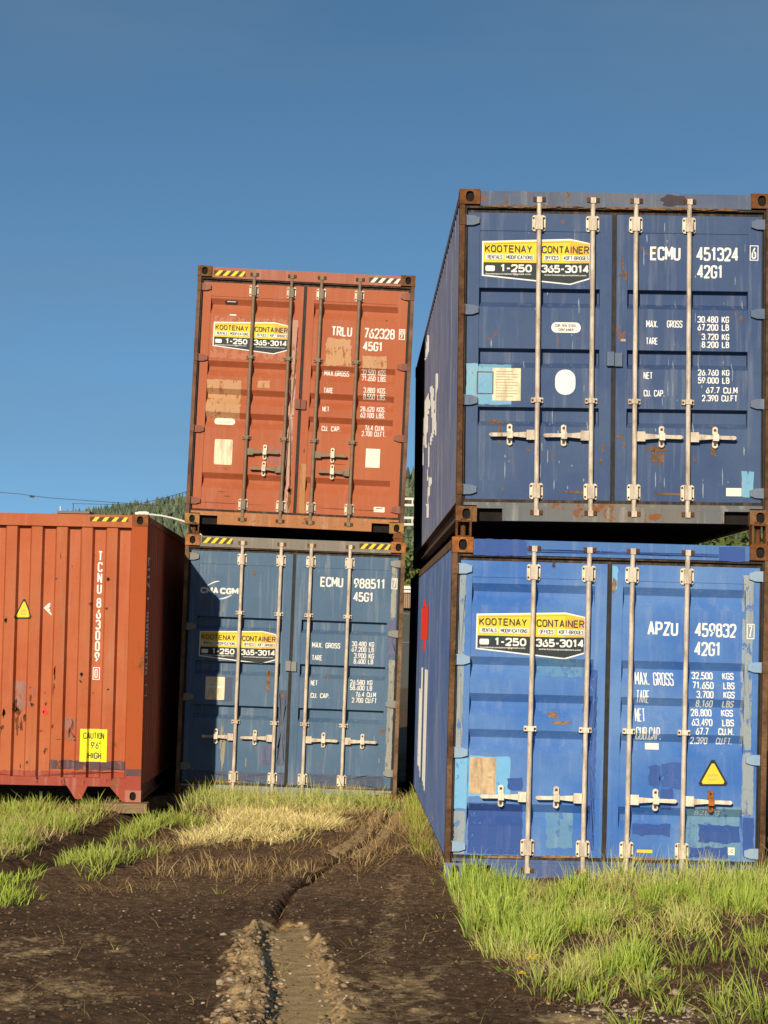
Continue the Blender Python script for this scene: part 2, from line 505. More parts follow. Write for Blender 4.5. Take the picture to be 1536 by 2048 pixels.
def casting(mb, x0, y0, z0, front=True, side=0):
    """corner casting 162 x 178 x 118 mm with its oval openings"""
    w, dp, h = .162, .178, .118
    def plate(org, ax, ay, nrm, wid, hei, hx, hy, cxo=0):
        n = 24
        org, ax, ay, nrm = map(Vector, (org, ax, ay, nrm))
        c = org + ax * (wid / 2 + cxo) + ay * (hei / 2)
        outer, inner = [], []
        for i in range(n):
            a = 2 * math.pi * (i + .5) / n
            ca, sa = math.cos(a), math.sin(a)
            px, py = hx * math.copysign(abs(ca) ** .8, ca), hy * math.copysign(abs(sa) ** .8, sa)
            inner.append(c + ax * px + ay * py)
            t = min((wid / 2 - math.copysign(cxo, ca)) / max(abs(ca), 1e-6), hei / 2 / max(abs(sa), 1e-6))
            qx, qy = ca * t, sa * t
            if 3 <= n and i in (2, 3): qx, qy = wid/2 - cxo, hei/2
            if i in (8, 9): qx, qy = -wid/2 - cxo, hei/2
            if i in (14, 15): qx, qy = -wid/2 - cxo, -hei/2
            if i in (20, 21): qx, qy = wid/2 - cxo, -hei/2
            outer.append(c + ax * qx + ay * qy)
        back = [p - nrm * .03 for p in inner]
        flip = ax.cross(ay).dot(nrm) < 0
        def fl(f): return tuple(reversed(f)) if flip else f
        mb.add(outer + inner, [fl((i, (i+1) % n, n + (i+1) % n, n + i)) for i in range(n)], 0)
        mb.add(inner + back, [fl((i, (i+1) % n, n + (i+1) % n, n + i)) for i in range(n)], 1)
        mb.add(back, [fl(tuple(range(n)))], 1)
    x1, y1, z1 = x0 + w, y0 + dp, z0 + h
    plate((x0, y0, z0), (1, 0, 0), (0, 0, 1), (0, -1, 0), w, h, .032, .042)
    if side <= 0: plate((x0, y0, z0), (0, 1, 0), (0, 0, 1), (-1, 0, 0), dp, h, .036, .038)
    else: mb.add([(x0,y0,z0),(x0,y1,z0),(x0,y1,z1),(x0,y0,z1)], [(0,3,2,1)])
    if side >= 0: plate((x1, y0, z0), (0, 1, 0), (0, 0, 1), (1, 0, 0), dp, h, .036, .038)
    else: mb.add([(x1,y0,z0),(x1,y1,z0),(x1,y1,z1),(x1,y0,z1)], [(0,1,2,3)])
    mb.add([(x0,y0,z1),(x1,y0,z1),(x1,y1,z1),(x0,y1,z1),(x0,y0,z0),(x1,y0,z0),(x1,y1,z0),(x0,y1,z0)],
           [(0,1,2,3),(4,7,6,5),(2,6,7,3)])

PITCH_S = .278
def side_prof(y):
    """inward depth of the side corrugation at distance y from the front"""
    t = ((y - .25) / PITCH_S) % 1.0
    D = .036
    if t < .26: return D
    if t < .50: return D * (1 - (t - .26) / .24)
    if t < .76: return 0.0
    return D * (t - .76) / .24
def side_breaks(y0, y1):
    out = []
    k = int((y0 - .25) / PITCH_S) - 1
    while True:
        for q in (0, .26, .50, .76):
            y = .25 + (k + q) * PITCH_S
            if y > y1: return out
            if y > y0: out.append(y)
        k += 1

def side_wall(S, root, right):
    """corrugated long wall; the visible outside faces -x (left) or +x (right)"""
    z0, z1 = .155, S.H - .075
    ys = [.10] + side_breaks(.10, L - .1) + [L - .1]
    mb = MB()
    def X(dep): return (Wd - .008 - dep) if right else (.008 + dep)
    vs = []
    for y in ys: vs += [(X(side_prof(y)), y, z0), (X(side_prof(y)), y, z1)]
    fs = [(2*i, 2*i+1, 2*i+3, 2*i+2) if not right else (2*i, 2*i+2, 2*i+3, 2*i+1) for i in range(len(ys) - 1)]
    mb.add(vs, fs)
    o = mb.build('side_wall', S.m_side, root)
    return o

def carcass(S, root):
    H = S.H
    # castings
    for top in (0, 1):
        for rgt in (0, 1):
            mb = MB()
            casting(mb, Wd - .162 if rgt else 0, 0, H - .118 if top else 0, side=1 if rgt else -1)
            mb.build('corner_casting', [S.m_cast[top * 2 + rgt], M['hole']], root)
            mb = MB()
            casting(mb, Wd - .162 if rgt else 0, L - .178, H - .118 if top else 0, side=1 if rgt else -1)
            mb.build('corner_casting', [S.m_cast[top * 2 + rgt], M['hole']], root)
    for rgt in (0, 1):
        # front corner posts: an outer flange and an inner return
        mb = MB()
        a, b = (.003, .044) if not rgt else (Wd - .044, Wd - .003)
        mb.box(a, b, .008, .125, .118, H - .118)
        a, b = (.0445, .060) if not rgt else (Wd - .060, Wd - .0445)
        mb.box(a, b, .030, .125, .118, H - .118, 1)
        mb.build('corner_post', [S.m_post, M['rubber']], root)
        mb = MB()
        a, b = (.004, .16) if not rgt else (Wd - .16, Wd - .004)
        mb.box(a, b, L - .15, L - .01, .118, H - .118)
        mb.build('corner_post', S.m_post, root)
        # side rails
        mb = MB()
        a, b = (.004, .064) if not rgt else (Wd - .064, Wd - .004)
        mb.box(a, b, .178, L - .178, H - .075, H - .012)
        mb.build('top_side_rail', S.m_trail, root)
        mb = MB()
        a, b = (.050, .075) if not rgt else (Wd - .075, Wd - .050)
        mb.box(a, b, .178, L - .178, .012, .150)
        a, b = (.006, .050) if not rgt else (Wd - .050, Wd - .006)
        mb.box(a, b, .178, L - .178, .012, .022)
        mb.box(a, b, .178, L - .178, .150, .156)
        mb.build('bottom_side_rail', S.m_brail, root)
        side_wall(S, root, rgt)
    mb = MB()
    ys = np.linspace(.1, L - .1, 100)
    vs = []
    for i, y in enumerate(ys):
        z = H - .03 + (.012 if (i // 2) % 2 else 0)
        vs += [(.06, y, z), (Wd - .06, y, z)]
    mb.add(vs, [(2*i, 2*i+1, 2*i+3, 2*i+2) for i in range(len(ys) - 1)])
    mb.build('roof_panel', S.m_side, root)
    mb = MB()
    mb.box(.076, Wd - .076, .10, L - .1, .13, .16)
    for k in range(24):
        y = .5 + k * .48
        mb.box(.076, Wd - .076, y, y + .045, .03, .1285)
    mb.build('floor_frame', M['under'], root)

def relief_fn(S, door):
    u0, u1, p0, p1 = door
    rt, rb = S.rail_top, S.rail_bot
    br, vals = [], []
    pts = [(rt, 0.0)]
    for g in S.grooves:
        if S.gtype == 'A':
            pts += [(g, 0), (g + .008, .066), (g + .105, .066), (g + .150, .0)]
        else:
            pts += [(g, 0), (g + .062, .056), (g + .098, .056), (g + .172, 0)]
    pts.append((rb, 0.0))
    xs = [p[0] for p in pts]; yv = [p[1] for p in pts]
    def prof(d): return float(np.interp(d, xs, yv))
    def rel(a, b, ca, cb):
        if p0 < ca < p1 and rt < cb < rb: return S.yd + prof(min(max(b, rt), rb))
        return S.yd - .007
    return rel, prof, xs

def build_door(S, root, rgt):
    H = S.H
    cu = S.cu
    if not rgt: u0, u1 = .072, cu - .016; p0, p1 = u0 + .090, u1 - .092
    else: u0, u1 = cu + .020, Wd - .072; p0, p1 = u0 + .086, u1 - .105
    t, b = S.dtop, S.dbot
    rel, prof, xs = relief_fn(S, (u0, u1, p0, p1))
    Y = S.yd
    mb = MB()
    # corrugated sheet between the stiles
    vs = []
    for d in xs: vs += [(p0, Y + prof(d), H - d), (p1, Y + prof(d), H - d)]
    mb.add(vs, [(2*i+2, 2*i+3, 2*i+1, 2*i) for i in range(len(xs) - 1)])
    # frame of the door
    mb.box(u0, p0, Y - .007, Y + .06, H - b, H - t)
    mb.box(p1, u1, Y - .007, Y + .06, H - b, H - t)
    mb.box(p0, p1, Y - .0065, Y + .05, H - S.rail_top, H - t)
    mb.box(p0, p1, Y - .0065, Y + .05, H - b, H - S.rail_bot)
    def place(a, d, dep): return (a, dep, H - d)
    ub = [p0, p1]
    db = sorted(set(xs))
    mats = [S.m_door]
    for pt in S.patches:
        kind, m = pt[0], pt[1]
        if (pt[2][0][0][0] > cu) != bool(rgt): continue
        if m not in mats: mats.append(m)
        follow(mb, [pt[2]], rel, place, ub, db, kind, mats.index(m))
    door = mb.build('door', mats, root)
    # stickers, signs, lettering: each its own piece on the door
    for nm, layers, lab in S.decals:
        if (first_u(layers[0][1]) > cu) != bool(rgt): continue
        mb = MB(); ms = []
        for k, (m, polys) in enumerate(layers):
            if m not in ms: ms.append(m)
            follow(mb, polys, rel, place, ub, db, .003 + .0013 * k, ms.index(m))
        o = mb.build(nm, ms, door)
        if lab: o['label'] = lab
    # hinges
    for d in S.hinges:
        mb = MB()
        a, bb = (.006, .158) if not rgt else (Wd - .006, Wd - .158)
        s = 1 if not rgt else -1
        z = H - d
        pl = [(a + s*.045, z - .040), (a + s*.105, z - .038), (bb, z - .022), (bb, z + .022), (a + s*.105, z + .038), (a + s*.045, z + .040)]
        if rgt: pl.reverse()
        mb.prism(pl, Y - .036, Y - .008)
        x0, x1 = sorted((a + s*.001, a + s*.044))
        mb.box(x0, x1, .000, .0078, z - .042, z + .042, 1)
        mb.build('hinge', [S.m_hinge, S.m_post if not isinstance(S.m_post, list) else S.m_post[0]], door)
    # lock rods with cams, brackets, guides, handles
    for k, (u, hd, sgn) in enumerate(S.rods):
        if (u > cu) != bool(rgt): continue
        yr = Y - .040
        mb = MB()
        mb.tube([(u, yr, H - .085), (u, yr, .075 + S.sill_up)], .0185, 10)
        for z, q in ((H - .075, 1), (.075 + S.sill_up, -1)):
            mb.box(u - .020, u + .020, yr - .024, yr + .02, z - .022, z + .022)
            mb.box(u - .048, u - .024, yr - .020, yr + .03, z - .016, z + .020, 1)
            mb.box(u + .024, u + .048, yr - .020, yr + .03, z - .016, z + .020, 1)
        mb.build('lock_rod', [S.m_rod, S.m_keep], door)
        for d in (S.br_top, S.br_bot):
            mb = MB()
            z = H - d
            pl = [(u - .052, z - .05), (u - .04, z - .062), (u + .04, z - .062), (u + .052, z - .05), (u + .052, z + .05), (u + .04, z + .062), (u - .04, z + .062), (u - .052, z + .05)]
            mb.prism(pl, Y - .020, Y - .0075)
            mb.box(u - .027, u + .027, yr - .026, Y - .0205, z - .055, z + .055, 1)
            for bx in (-.041, .041):
                for bz in (-.04, .04): mb.box(u + bx - .007, u + bx + .007, Y - .026, Y - .0202, z + bz - .007, z + bz + .007, 2)
            mb.build('bearing_bracket', [S.m_plate, S.m_rod, M['rust_dark']], door)
        for d in S.guides:
            mb = MB()
            z = H - d
            mb.box(u - .048, u + .048, Y - .022, Y + .0, z - .020, z + .020)
            mb.box(u - .024, u + .024, yr - .025, Y - .0222, z - .019, z + .019)
            for bx in (-.037, .037): mb.box(u + bx - .007, u + bx + .007, Y - .027, Y - .0222, z - .007, z + .007, 1)
            mb.build('rod_guide', [S.m_guide, M['rust_dark']], door)
        z = H - hd
        mb = MB()
        x0, x1 = sorted((u + sgn * .019, u + sgn * .082))
        mb.box(x0, x1, yr - .022, yr + .018, z - .036, z + .040)
        pl = [(u + sgn * .082, z - .022), (u + sgn * .19, z - .012), (u + sgn * .36, z - .016), (u + sgn * .375, z), (u + sgn * .36, z + .014), (u + sgn * .19, z + .016), (u + sgn * .082, z + .024)]
        if sgn < 0: pl.reverse()
        mb.prism(pl, yr - .030, yr - .006)
        mb.build('door_handle', S.m_hand, door)
        uc = u + sgn * .212
        mb = MB()
        pl = []
        for i in range(20):
            q = 2 * math.pi * i / 20
            pl.append((uc + .027 * math.cos(q) * (1 if abs(math.sin(q)) > .35 else .8), z + .002 + (.052 if math.sin(q) > 0 else -.048) * (1 if abs(math.sin(q)) > .05 else 0) + .034 * math.sin(q)))
        mb.prism(pl, Y - .026, Y - .0072)
        for zz in (z + .060, z - .052): mb.box(uc - .009, uc + .009, Y - .030, Y - .0262, zz - .009, zz + .009, 1)
        mb.box(uc - .022, uc + .022, yr - .040, Y - .0263, z - .026, z + .028)
        o = mb.build('handle_catch', [S.m_catch[k], M['rust_dark']], door)
        if S.m_catch[k] is M['rust_b']: o['label'] = 'rusty orange handle catch'
    return door

def dooors_end(S, root):
    H = S.H
    Y = S.yd
    # header and sill
    mb = MB()
    def place(a, d, dep): return (a, dep, H - d)
    def rel0(a, b, ca, cb): return .014
    mats = [S.m_head, M['rubber_brown']]
    mb.box(.1625, Wd - .1625, .014, .10, H - .128, H - .012)
    mb.box(.0605, Wd - .0605, .026, .11, H - .145, H - .1285, 1)
    for (m, pl) in S.head_patches:
        if m not in mats: mats.append(m)
        follow(mb, [pl], rel0, place, [], [], .002, mats.index(m))
    mb.build('door_header', mats, root)
    if S.hazard:
        for (ua, ub, da, db_, mt) in S.hazard:
            m2 = MB(); follow(m2, [rect(ua, da, ub, db_)], rel0, place, [], [], .003, 0)
            n = 4; st = (ub - ua) / n; h = db_ - da
            for i in range(n):
                x = ua + i * st + .01
                sl = h * .85
                follow(m2, [poly([(x + sl, da), (min(x + sl + st * .5, ub), da), (min(x + st * .5, ub), db_), (x, db_)])], rel0, place, [], [], .0045, 1)
            m2.build('hazard_tape', [M['hazard_dark'], mt], root)
    mb = MB()
    su = S.sill_up
    mb.box(.1625, Wd - .1625, .016, .12, .105 + su, .128 + su)
    mb.box(.36, Wd - .36, .014, .10, .010 + su, .1045 + su)
    mb.box(.1625, .36, .090, .12, .010, .1045 + su, 1)
    mb.box(Wd - .36, Wd - .1625, .090, .12, .010, .1045 + su, 1)
    mb.box(.0605, Wd - .0605, .030, .12, .1285 + su, H - S.dbot - .026)
    mb.build('door_sill', [S.m_sill, M['hole']], root)
    # rubber seals: round both doors and between them
    mb = MB()
    mb.box(.0605, .0715, Y - .006, Y + .05, H - S.dbot, H - S.dtop, 0)
    mb.box(Wd - .0715, Wd - .0605, Y - .006, Y + .05, H - S.dbot, H - S.dtop, 0)
    mb.box(S.cu - .0155, S.cu + .0195, Y - .012, Y + .05, H - S.dbot - .02, H - S.dtop, 0)
    mb.box(.061, Wd - .061, Y - .002, Y + .05, H - S.dtop + .0005, H - .1455, 1)
    mb.box(.061, Wd - .061, Y - .010, Y + .05, H - S.dbot - .0255, H - S.dbot - .0005, 1)
    mb.box(.061, Wd - .061, Y + .112, Y + .12, .14, H - .14, 0)
    mb.build('door_gasket', [M['rubber'], S.m_gask], root)
    for r in (0, 1): build_door(S, root, r)
    if S.lockbox:
        d, s = S.lockbox
        mb = MB()
        mb.box(S.cu - .052, S.cu + .004, Y - .045, Y - .0125, H - d - .055, H - d + .055)
        mb.box(S.cu + .010, S.cu + .068, Y - .038, Y - .0125, H - d - .058, H - d + .048)
        mb.build('lock_box', S.m_lockbox, root)
    # the far end
    mb = MB()
    mb.box(.16, Wd - .16, L - .08, L - .04, .12, H - .1)
    mb.build('end_wall', S.m_side, root)

def place_container(S, name_label):
    """stand the container so that its front top-left corner is where it was measured"""
    R = Matrix.Rotation(S.r - ROLL, 3, 'Y')
    tl = at(*S.tl, S.Y)
    org = tl - R @ Vector((0, 0, S.H))
    S.mw = Matrix.Translation(org) @ R.to_4x4()
    S.root = empty('shipping_container', name_label, 'shipping container', S.mw, 'stacked shipping containers')
    print('container', name_label[:30], [round(x, 3) for x in org])
    return S.root

def loc_fn(S):
    s = FPX / S.Y
    c, sn = math.cos(S.r), math.sin(S.r)
    def f(x, y):
        dx, dy = x - S.tl[0], y - S.tl[1]
        return ((dx * c + dy * sn) / s, (-dx * sn + dy * c) / s)
    return f, s

def T(S, s, x, y, w, h, bold=.012):
    u, d = S.loc(x, y)
    return strokes(s, u, d, w / S.s, h / S.s, .26 if bold >= .03 else .165 if bold > 0 else .09)
def Rc(S, x0, y0, x1, y1):
    u, d = S.loc(x0, y0)
    return rect(u, d, u + (x1 - x0) / S.s, d + (y1 - y0) / S.s)
def RR(S, x0, y0, x1, y1, j=.008, seed=1, step=.03):
    u, d = S.loc(x0, y0)
    return rough_rect(u, d, u + (x1 - x0) / S.s, d + (y1 - y0) / S.s, random.Random(seed), j, step)
def Rd(S, x0, y0, x1, y1, r):
    u, d = S.loc(x0, y0)
    w, h = (x1 - x0) / S.s, (y1 - y0) / S.s
    return rounded(u, d, u + w, d + h, min(r / S.s, w / 2 - 1e-4, h / 2 - 1e-4))
def Bl(S, x, y, rx, ry, seed, j=.35):
    u, d = S.loc(x, y)
    return blob(u, d, rx / S.s, ry / S.s, random.Random(seed), 16, j)

def company_sign(S, x, y, w_px):
    """vinyl sign in the outline of a container seen at an angle: yellow above, black below, white edge"""
    u0, d0 = S.loc(x, y)
    k = (w_px / S.s) / 218.0
    def q(px, py): return (u0 + px * k, d0 + py * k)
    def t(s, xa, ya, xb, yb, bold=.0):
        if s.islower(): return tx(s, u0 + xa * k, d0 + ya * k, (xb - xa) * k, (yb - ya) * k, bold)
        return strokes(s, u0 + xa * k, d0 + ya * k, (xb - xa) * k, (yb - ya) * k, {.006: .15, .01: .16, .022: .21}[bold], .45)
    L_ = []
    outer = [(poly([q(0, 7), q(179, 0), q(179, 94), q(0, 78)])), poly([q(179, 0), q(218, 8), q(218, 82), q(179, 94)])]
    L_.append((M['white'], outer))
    L_.append((M['yellow'], [poly([q(3, 10), q(178, 3), q(178, 50), q(3, 50)])]))
    L_.append((M['orange_v'], [poly([q(178, 3), q(217, 10), q(217, 49), q(178, 50)])]))
    L_.append((M['sign_black'], [poly([q(3, 50.3), q(178, 50.3), q(178, 91), q(3, 75)]), poly([q(178, 50.3), q(217, 49.3), q(217, 79), q(178, 91)])]))
    lines = [poly([q(179 + i * 4.6, 3.5 + i * .8), q(180.2 + i * 4.6, 3.7 + i * .8), q(180.2 + i * 4.6, 13), q(179 + i * 4.6, 13)]) for i in range(8)]
    lines.append(poly([q(3, 12.2), q(178, 5.2), q(178, 6.3), q(3, 13.3)]))
    L_.append((M['yellow'], lines[:8]))
    L_.append((M['orange_v'], lines[8:]))
    L_.append((M['white'], [poly([q(a, 34), q(b, 34), q(b, 45), q(a, 45)]) for a, b in ((7, 43), (47, 105), (125, 157), (163, 216.5))]))
    L_.append((M['grey_print'], [t('KOOTENAY', 5.5, 15, 101, 29.5, .006), t('CONTAINER', 120.5, 15, 216.5, 30, .006),
                                t('RENTALS', 11, 35.5, 41, 43.5, .01), t('MODIFICATIONS', 49, 35.5, 103, 43.5, .01),
                                t('OFFICES', 127, 35.5, 155, 43.5, .01), t('40FT-BRIDGES', 165, 35.5, 215.5, 43.5, .01)]))
    L_.append((M['white'], [rounded(*q(7, 57), *q(26, 68.5), 3 * k), t('1-250', 37, 54, 101, 70, .022), t('365-3014', 120.5, 54, 216.5, 70, .022),
                            t('kootenaycontainer@gmail.com', 8, 71.5, 99, 76.5, .01), t('www.kootenaycontainers.com', 126, 72.5, 211, 77.5, .01)]))
    return ('company_sign', L_, None)

def triangle_sign(S, ax, ay, bx0, bx1, by):
    def sub(sh):
        cx, cy = (ax + bx0 + bx1) / 3, (ay + 2 * by) / 3
        pts = []
        P3 = [(ax, ay), (bx1, by), (bx0, by)]
        for i, p in enumerate(P3):
            for o in (P3[i - 1], P3[(i + 1) % 3]):
                pts.append((p[0] + (o[0] - p[0]) * .10, p[1] + (o[1] - p[1]) * .10))
        return poly([S.loc(cx + (x - cx) * sh, cy + (y - cy) * sh) for x, y in pts])
    w = bx1 - bx0
    cx = (ax + bx0 + bx1) / 3
    return [(M['black'], [sub(1.0)]), (M['yellow'], [sub(.78)]),
            (M['dark_print'], [T(S, 'SUPER', cx - w*.15, ay + (by-ay)*.58, w*.30, (by-ay)*.085), T(S, 'HEAVY', cx - w*.15, ay + (by-ay)*.72, w*.30, (by-ay)*.085)])]

def base_spec(H, tl, Y, r):
    S = Spec()
    S.H, S.tl, S.Y, S.r = H, tl, Y, r
    S.loc, S.s = loc_fn(S)
    S.cu = 1.212; S.yd = .062; S.dtop = .176; S.dbot = H - .178
    S.rail_top = .315; S.rail_bot = H - .325
    S.br_top = .255; S.br_bot = H - .245
    S.sill_up = .0
    S.patches, S.decals, S.head_patches, S.hazard, S.lockbox = [], [], [], [], None
    S.m_gask = M['rubber_brown']; S.m_keep = M['rust_dark']
    S.m_lockbox = None
    return S

def lettering(S, rows, box=None, m=None):
    polys = [T(S, *r) for r in rows]
    if box:
        ch, x0, y0, x1, y1 = box
        u, d = S.loc(x0, y0)
        polys.insert(0, frame(u, d, u + (x1 - x0) / S.s, d + (y1 - y0) / S.s, 1.7 / S.s))
        polys.append(T(S, ch, x0 + (x1 - x0) * .20, y0 + (y1 - y0) * .11, (x1 - x0) * .60, (y1 - y0) * .78))
    return ('lettering', [(m or M['white'], polys)], None)

# ---- the upper right container
def right_upper():
    S = base_spec(2.591, (919.5, 377), 18.2, .0135)
    blue = (.042, .078, .180)
    S.m_door = paint('navy_paint_door', blue, (.10, .150, .235), rust=.30, streak=.28, seed=1, dirt=.35)
    S.m_side = paint('navy_paint_side', (.12, .14, .235), (.25, .24, .28), rust=.30, streak=.8, seed=2, dirt=.5)
    S.m_head = paint('navy_header', (.075, .105, .18), (.2, .2, .2), rust=.55, streak=.5, seed=3, dirt=.5)
    S.m_sill = paint('navy_sill', (.13, .14, .15), (.25, .2, .13), rust=.8, streak=.6, seed=4, dirt=.6)
    S.m_hinge = paint('navy_hinge', (.10, .14, .22), (.25, .28, .3), rust=.4, seed=5)
    S.m_cast = [M['rust_dark'], M['rust_dark'], M['rust'], M['rust']]
    S.m_cast[0] = rustmat('rust_cast_low', (.13, .055, .02), (.27, .14, .06), seed=8)
    S.m_cast[1] = S.m_cast[0]
    S.m_post = rustmat('rust_post_navy', (.05, .024, .013), (.17, .085, .04), seed=5, scale=6)
    S.m_trail = rustmat('rust_rail_navy', (.075, .04, .03), (.2, .13, .1), (.13, .14, .19), .52, seed=6)
    S.m_brail = rustmat('rust_brail_navy', (.10, .055, .03), (.25, .16, .1), seed=7)
    S.m_rod, S.m_plate, S.m_hand, S.m_guide = M['rod_cream'], M['plate_white'], M['rod_cream'], M['rod_cream']
    S.m_catch = [M['plate_white']] * 4
    S.m_lockbox = S.m_hinge
    S.lockbox = (1.31, 1)
    S.gtype = 'A'
    S.grooves = [.763, 1.235, 1.693]
    S.rods = [(.622, 1.915, -1), (1.042, 1.915, -1), (1.379, 1.915, 1), (1.795, 1.915, 1)]
    S.guides = [1.64]
    S.hinges = [.24, .94, 1.645, 2.34]
    cyan = paint('cyan_touch_up', (.14, .36, .55), (.3, .5, .6), rust=.1, streak=.3, seed=9, wear=0.2)
    S.patches = [(.0020, cyan, RR(S, 933, 730, 1024, 812, .004, 3)), (.0020, cyan, RR(S, 1488, 948, 1512, 1000, .004, 4))]
    rr = rustmat('rust_bleed', (.13, .065, .032), (.25, .15, .085), seed=12, scale=25)
    for i, (x, y, a, b) in enumerate(((1318, 903, 17, 6), (1312, 918, 7, 12), (1325, 922, 5, 14), (1250, 530, 3, 12), (1246, 549, 5, 4), (1256, 550, 3, 9), (992, 848, 13, 5),
                                      (1020, 850, 15, 1.6), (1000, 872, 4, 22), (1243, 878, 8, 4), (1250, 893, 3, 7), (1430, 856, 7, 1.7), (1432, 905, 4, 18), (1150, 990, 30, 3), (1350, 994, 40, 2.6), (1490, 640, 2.2, 10), (1478, 627, 2, 5),
                                      (1207, 900, 2, 9), (1203, 930, 2.5, 6), (1295, 905, 2, 6), (1393, 925, 2, 7), (1108, 912, 1.6, 8), (1118, 688, 1.2, 10))):
        S.patches.append((.0030, rr, Bl(S, x, y, a, b, i, .5)))
    pale = paint('chalk_streak', (.25, .29, .36), (.3, .33, .38), streak=.2, seed=13)
    rn = random.Random(8)
    for i in range(85):
        x, y = rn.uniform(965, 1500), 985 - 545 * rn.random() ** 1.5
        if abs(x - 1231) < 34: continue
        S.patches.append((.0026, pale, Bl(S, x, y, rn.uniform(.5, 1.5), rn.choice((1.5, 3, 9, 16)), 60 + i, .4)))
    u, d = S.loc(954, 746)
    S.decals = [company_sign(S, 965.6, 474, 218),
        lettering(S, [('ECMU', 1306, 491.5, 62, 28), ('451324', 1400, 492.5, 86, 28), ('42G1', 1401, 529, 53, 27),
                      ('MAX.', 1297, 642, 25, 14.5), ('GROSS', 1339, 642, 32, 14.5), ('30.480 KG', 1401, 633, 64, 13.5), ('67.200 LB', 1401, 649, 64, 13.5),
                      ('TARE', 1296, 677, 25, 14), ('3.720 KG', 1409, 668.5, 56, 13), ('8.200 LB', 1409, 684.5, 56, 13),
                      ('NET', 1291, 747, 19, 14), ('26.760 KG', 1401, 741, 64, 13), ('59.000 LB', 1401, 757, 64, 13),
                      ('CU. CAP.', 1291, 783, 43, 13.5), ('67.7 CU.M', 1417, 777, 64, 13), ('2.390 CU.FT', 1409, 793, 72, 13)],
                  ('6', 1508, 489, 1525.5, 520)),
        ('data_plate', [(M['cream_plate'], [Rc(S, 986, 739, 1043, 805)]), (M['dark_print'], [Rc(S, 993, 745 + i * 5.6, 993 + (44 if i % 3 else 34), 746.6 + i * 5.6) for i in range(10)])], None),
        ('oval_sticker', [(M['white'], [Rd(S, 1112.5, 742, 1153.5, 793, 19)])], None),
        ('pill_label', [(M['white'], [Rd(S, 1105, 646, 1164.5, 667, 10)]), (M['grey_print'], [T(S, 'COR-TEN STEEL', 1112, 650, 45, 5.5), T(S, 'CONTAINER', 1119, 658.5, 31, 5.5)])], None),
        ('small_label', [(M['pale_sticker'], [Rc(S, 1456, 981.5, 1487, 998)])], None),
        ('rod_tape', [(M['dark_print'], [Rc(S, 1245, 680, 1255, 685)])], None)]
    S.patches.append((.0032, rr, frame(u, d, u + 34 / S.s, d + 46 / S.s, 2.2 / S.s)))
    S.head_patches = [(rr, Bl(S, 1137, 393, 4, 12, 31, .4)), (rr, Bl(S, 1013, 400, 3, 8, 34, .5)), (M['soot'], Bl(S, 1352, 400, 25, 11, 33, .3))]
    for i, x in enumerate(range(1000, 1500, 46)): S.head_patches.append((rr, Bl(S, x, 412 + (x - 1000) * .0135, 26, 2.4, 90 + i, .5)))
    place_container(S, 'faded navy container on top of the bright blue one, with a white oval sticker')
    carcass(S, S.root); dooors_end(S, S.root)
    side_marks(S, [(M['white_worn'], WHITE_R2)])
    return S

# side markings are given as (distance from the front, height) outlines in metres
def side_marks(S, layers):
    mb = MB(); ms = []
    def place(a, d, dep): return (.008 + dep, a, d)
    def rel(a, b, ca, cb): return side_prof(a)
    for k, (m, polys) in enumerate(layers):
        ms.append(m)
        us = [v[0] for p in polys for v in p[0]]
        follow(mb, polys, rel, place, side_breaks(min(us), max(us)), [], .004 + .002 * k, k)
    walls = [o for o in S.root.children if o.name.startswith('side_wall')]
    mb.build('side_lettering', ms, walls[0])

def sm(S, pts):
    """outline measured on the left side wall: photo points to (distance, height)"""
    out = []
    inv = S.mw.inverted()
    for x, y in pts:
        d = inv.to_3x3() @ ray(x, y); o = inv @ Vector((0, 0, CAMZ))
        t = (.008 + .018 - o.x) / d.x
        p = o + d * t
        out.append((p.y, p.z))
    return (out, [tuple(range(len(out)))], .0006 * (len(pts) % 3) + .0004 * (int(pts[0][0] * 3) % 4))
def bar(S, x0, x1, ytop, ybot, ymid, slant=0.0):
    a = sm(S, [(x0, ymid), (x1, ymid), (x1, ymid + 1)])[0]
    u0, u1 = a[0][0], a[1][0]
    zt = sm(S, [(x0, ytop), (x1, ytop), (x1, ytop + 1)])[0]; zb = sm(S, [(x0, ybot), (x1, ybot), (x1, ybot + 1)])[0]
    return ([(u0, zt[0][1]), (u1, zt[0][1]), (u1, zb[0][1] - slant), (u0, zb[0][1])], [(0, 1, 2, 3)])
WHITE_R2 = []

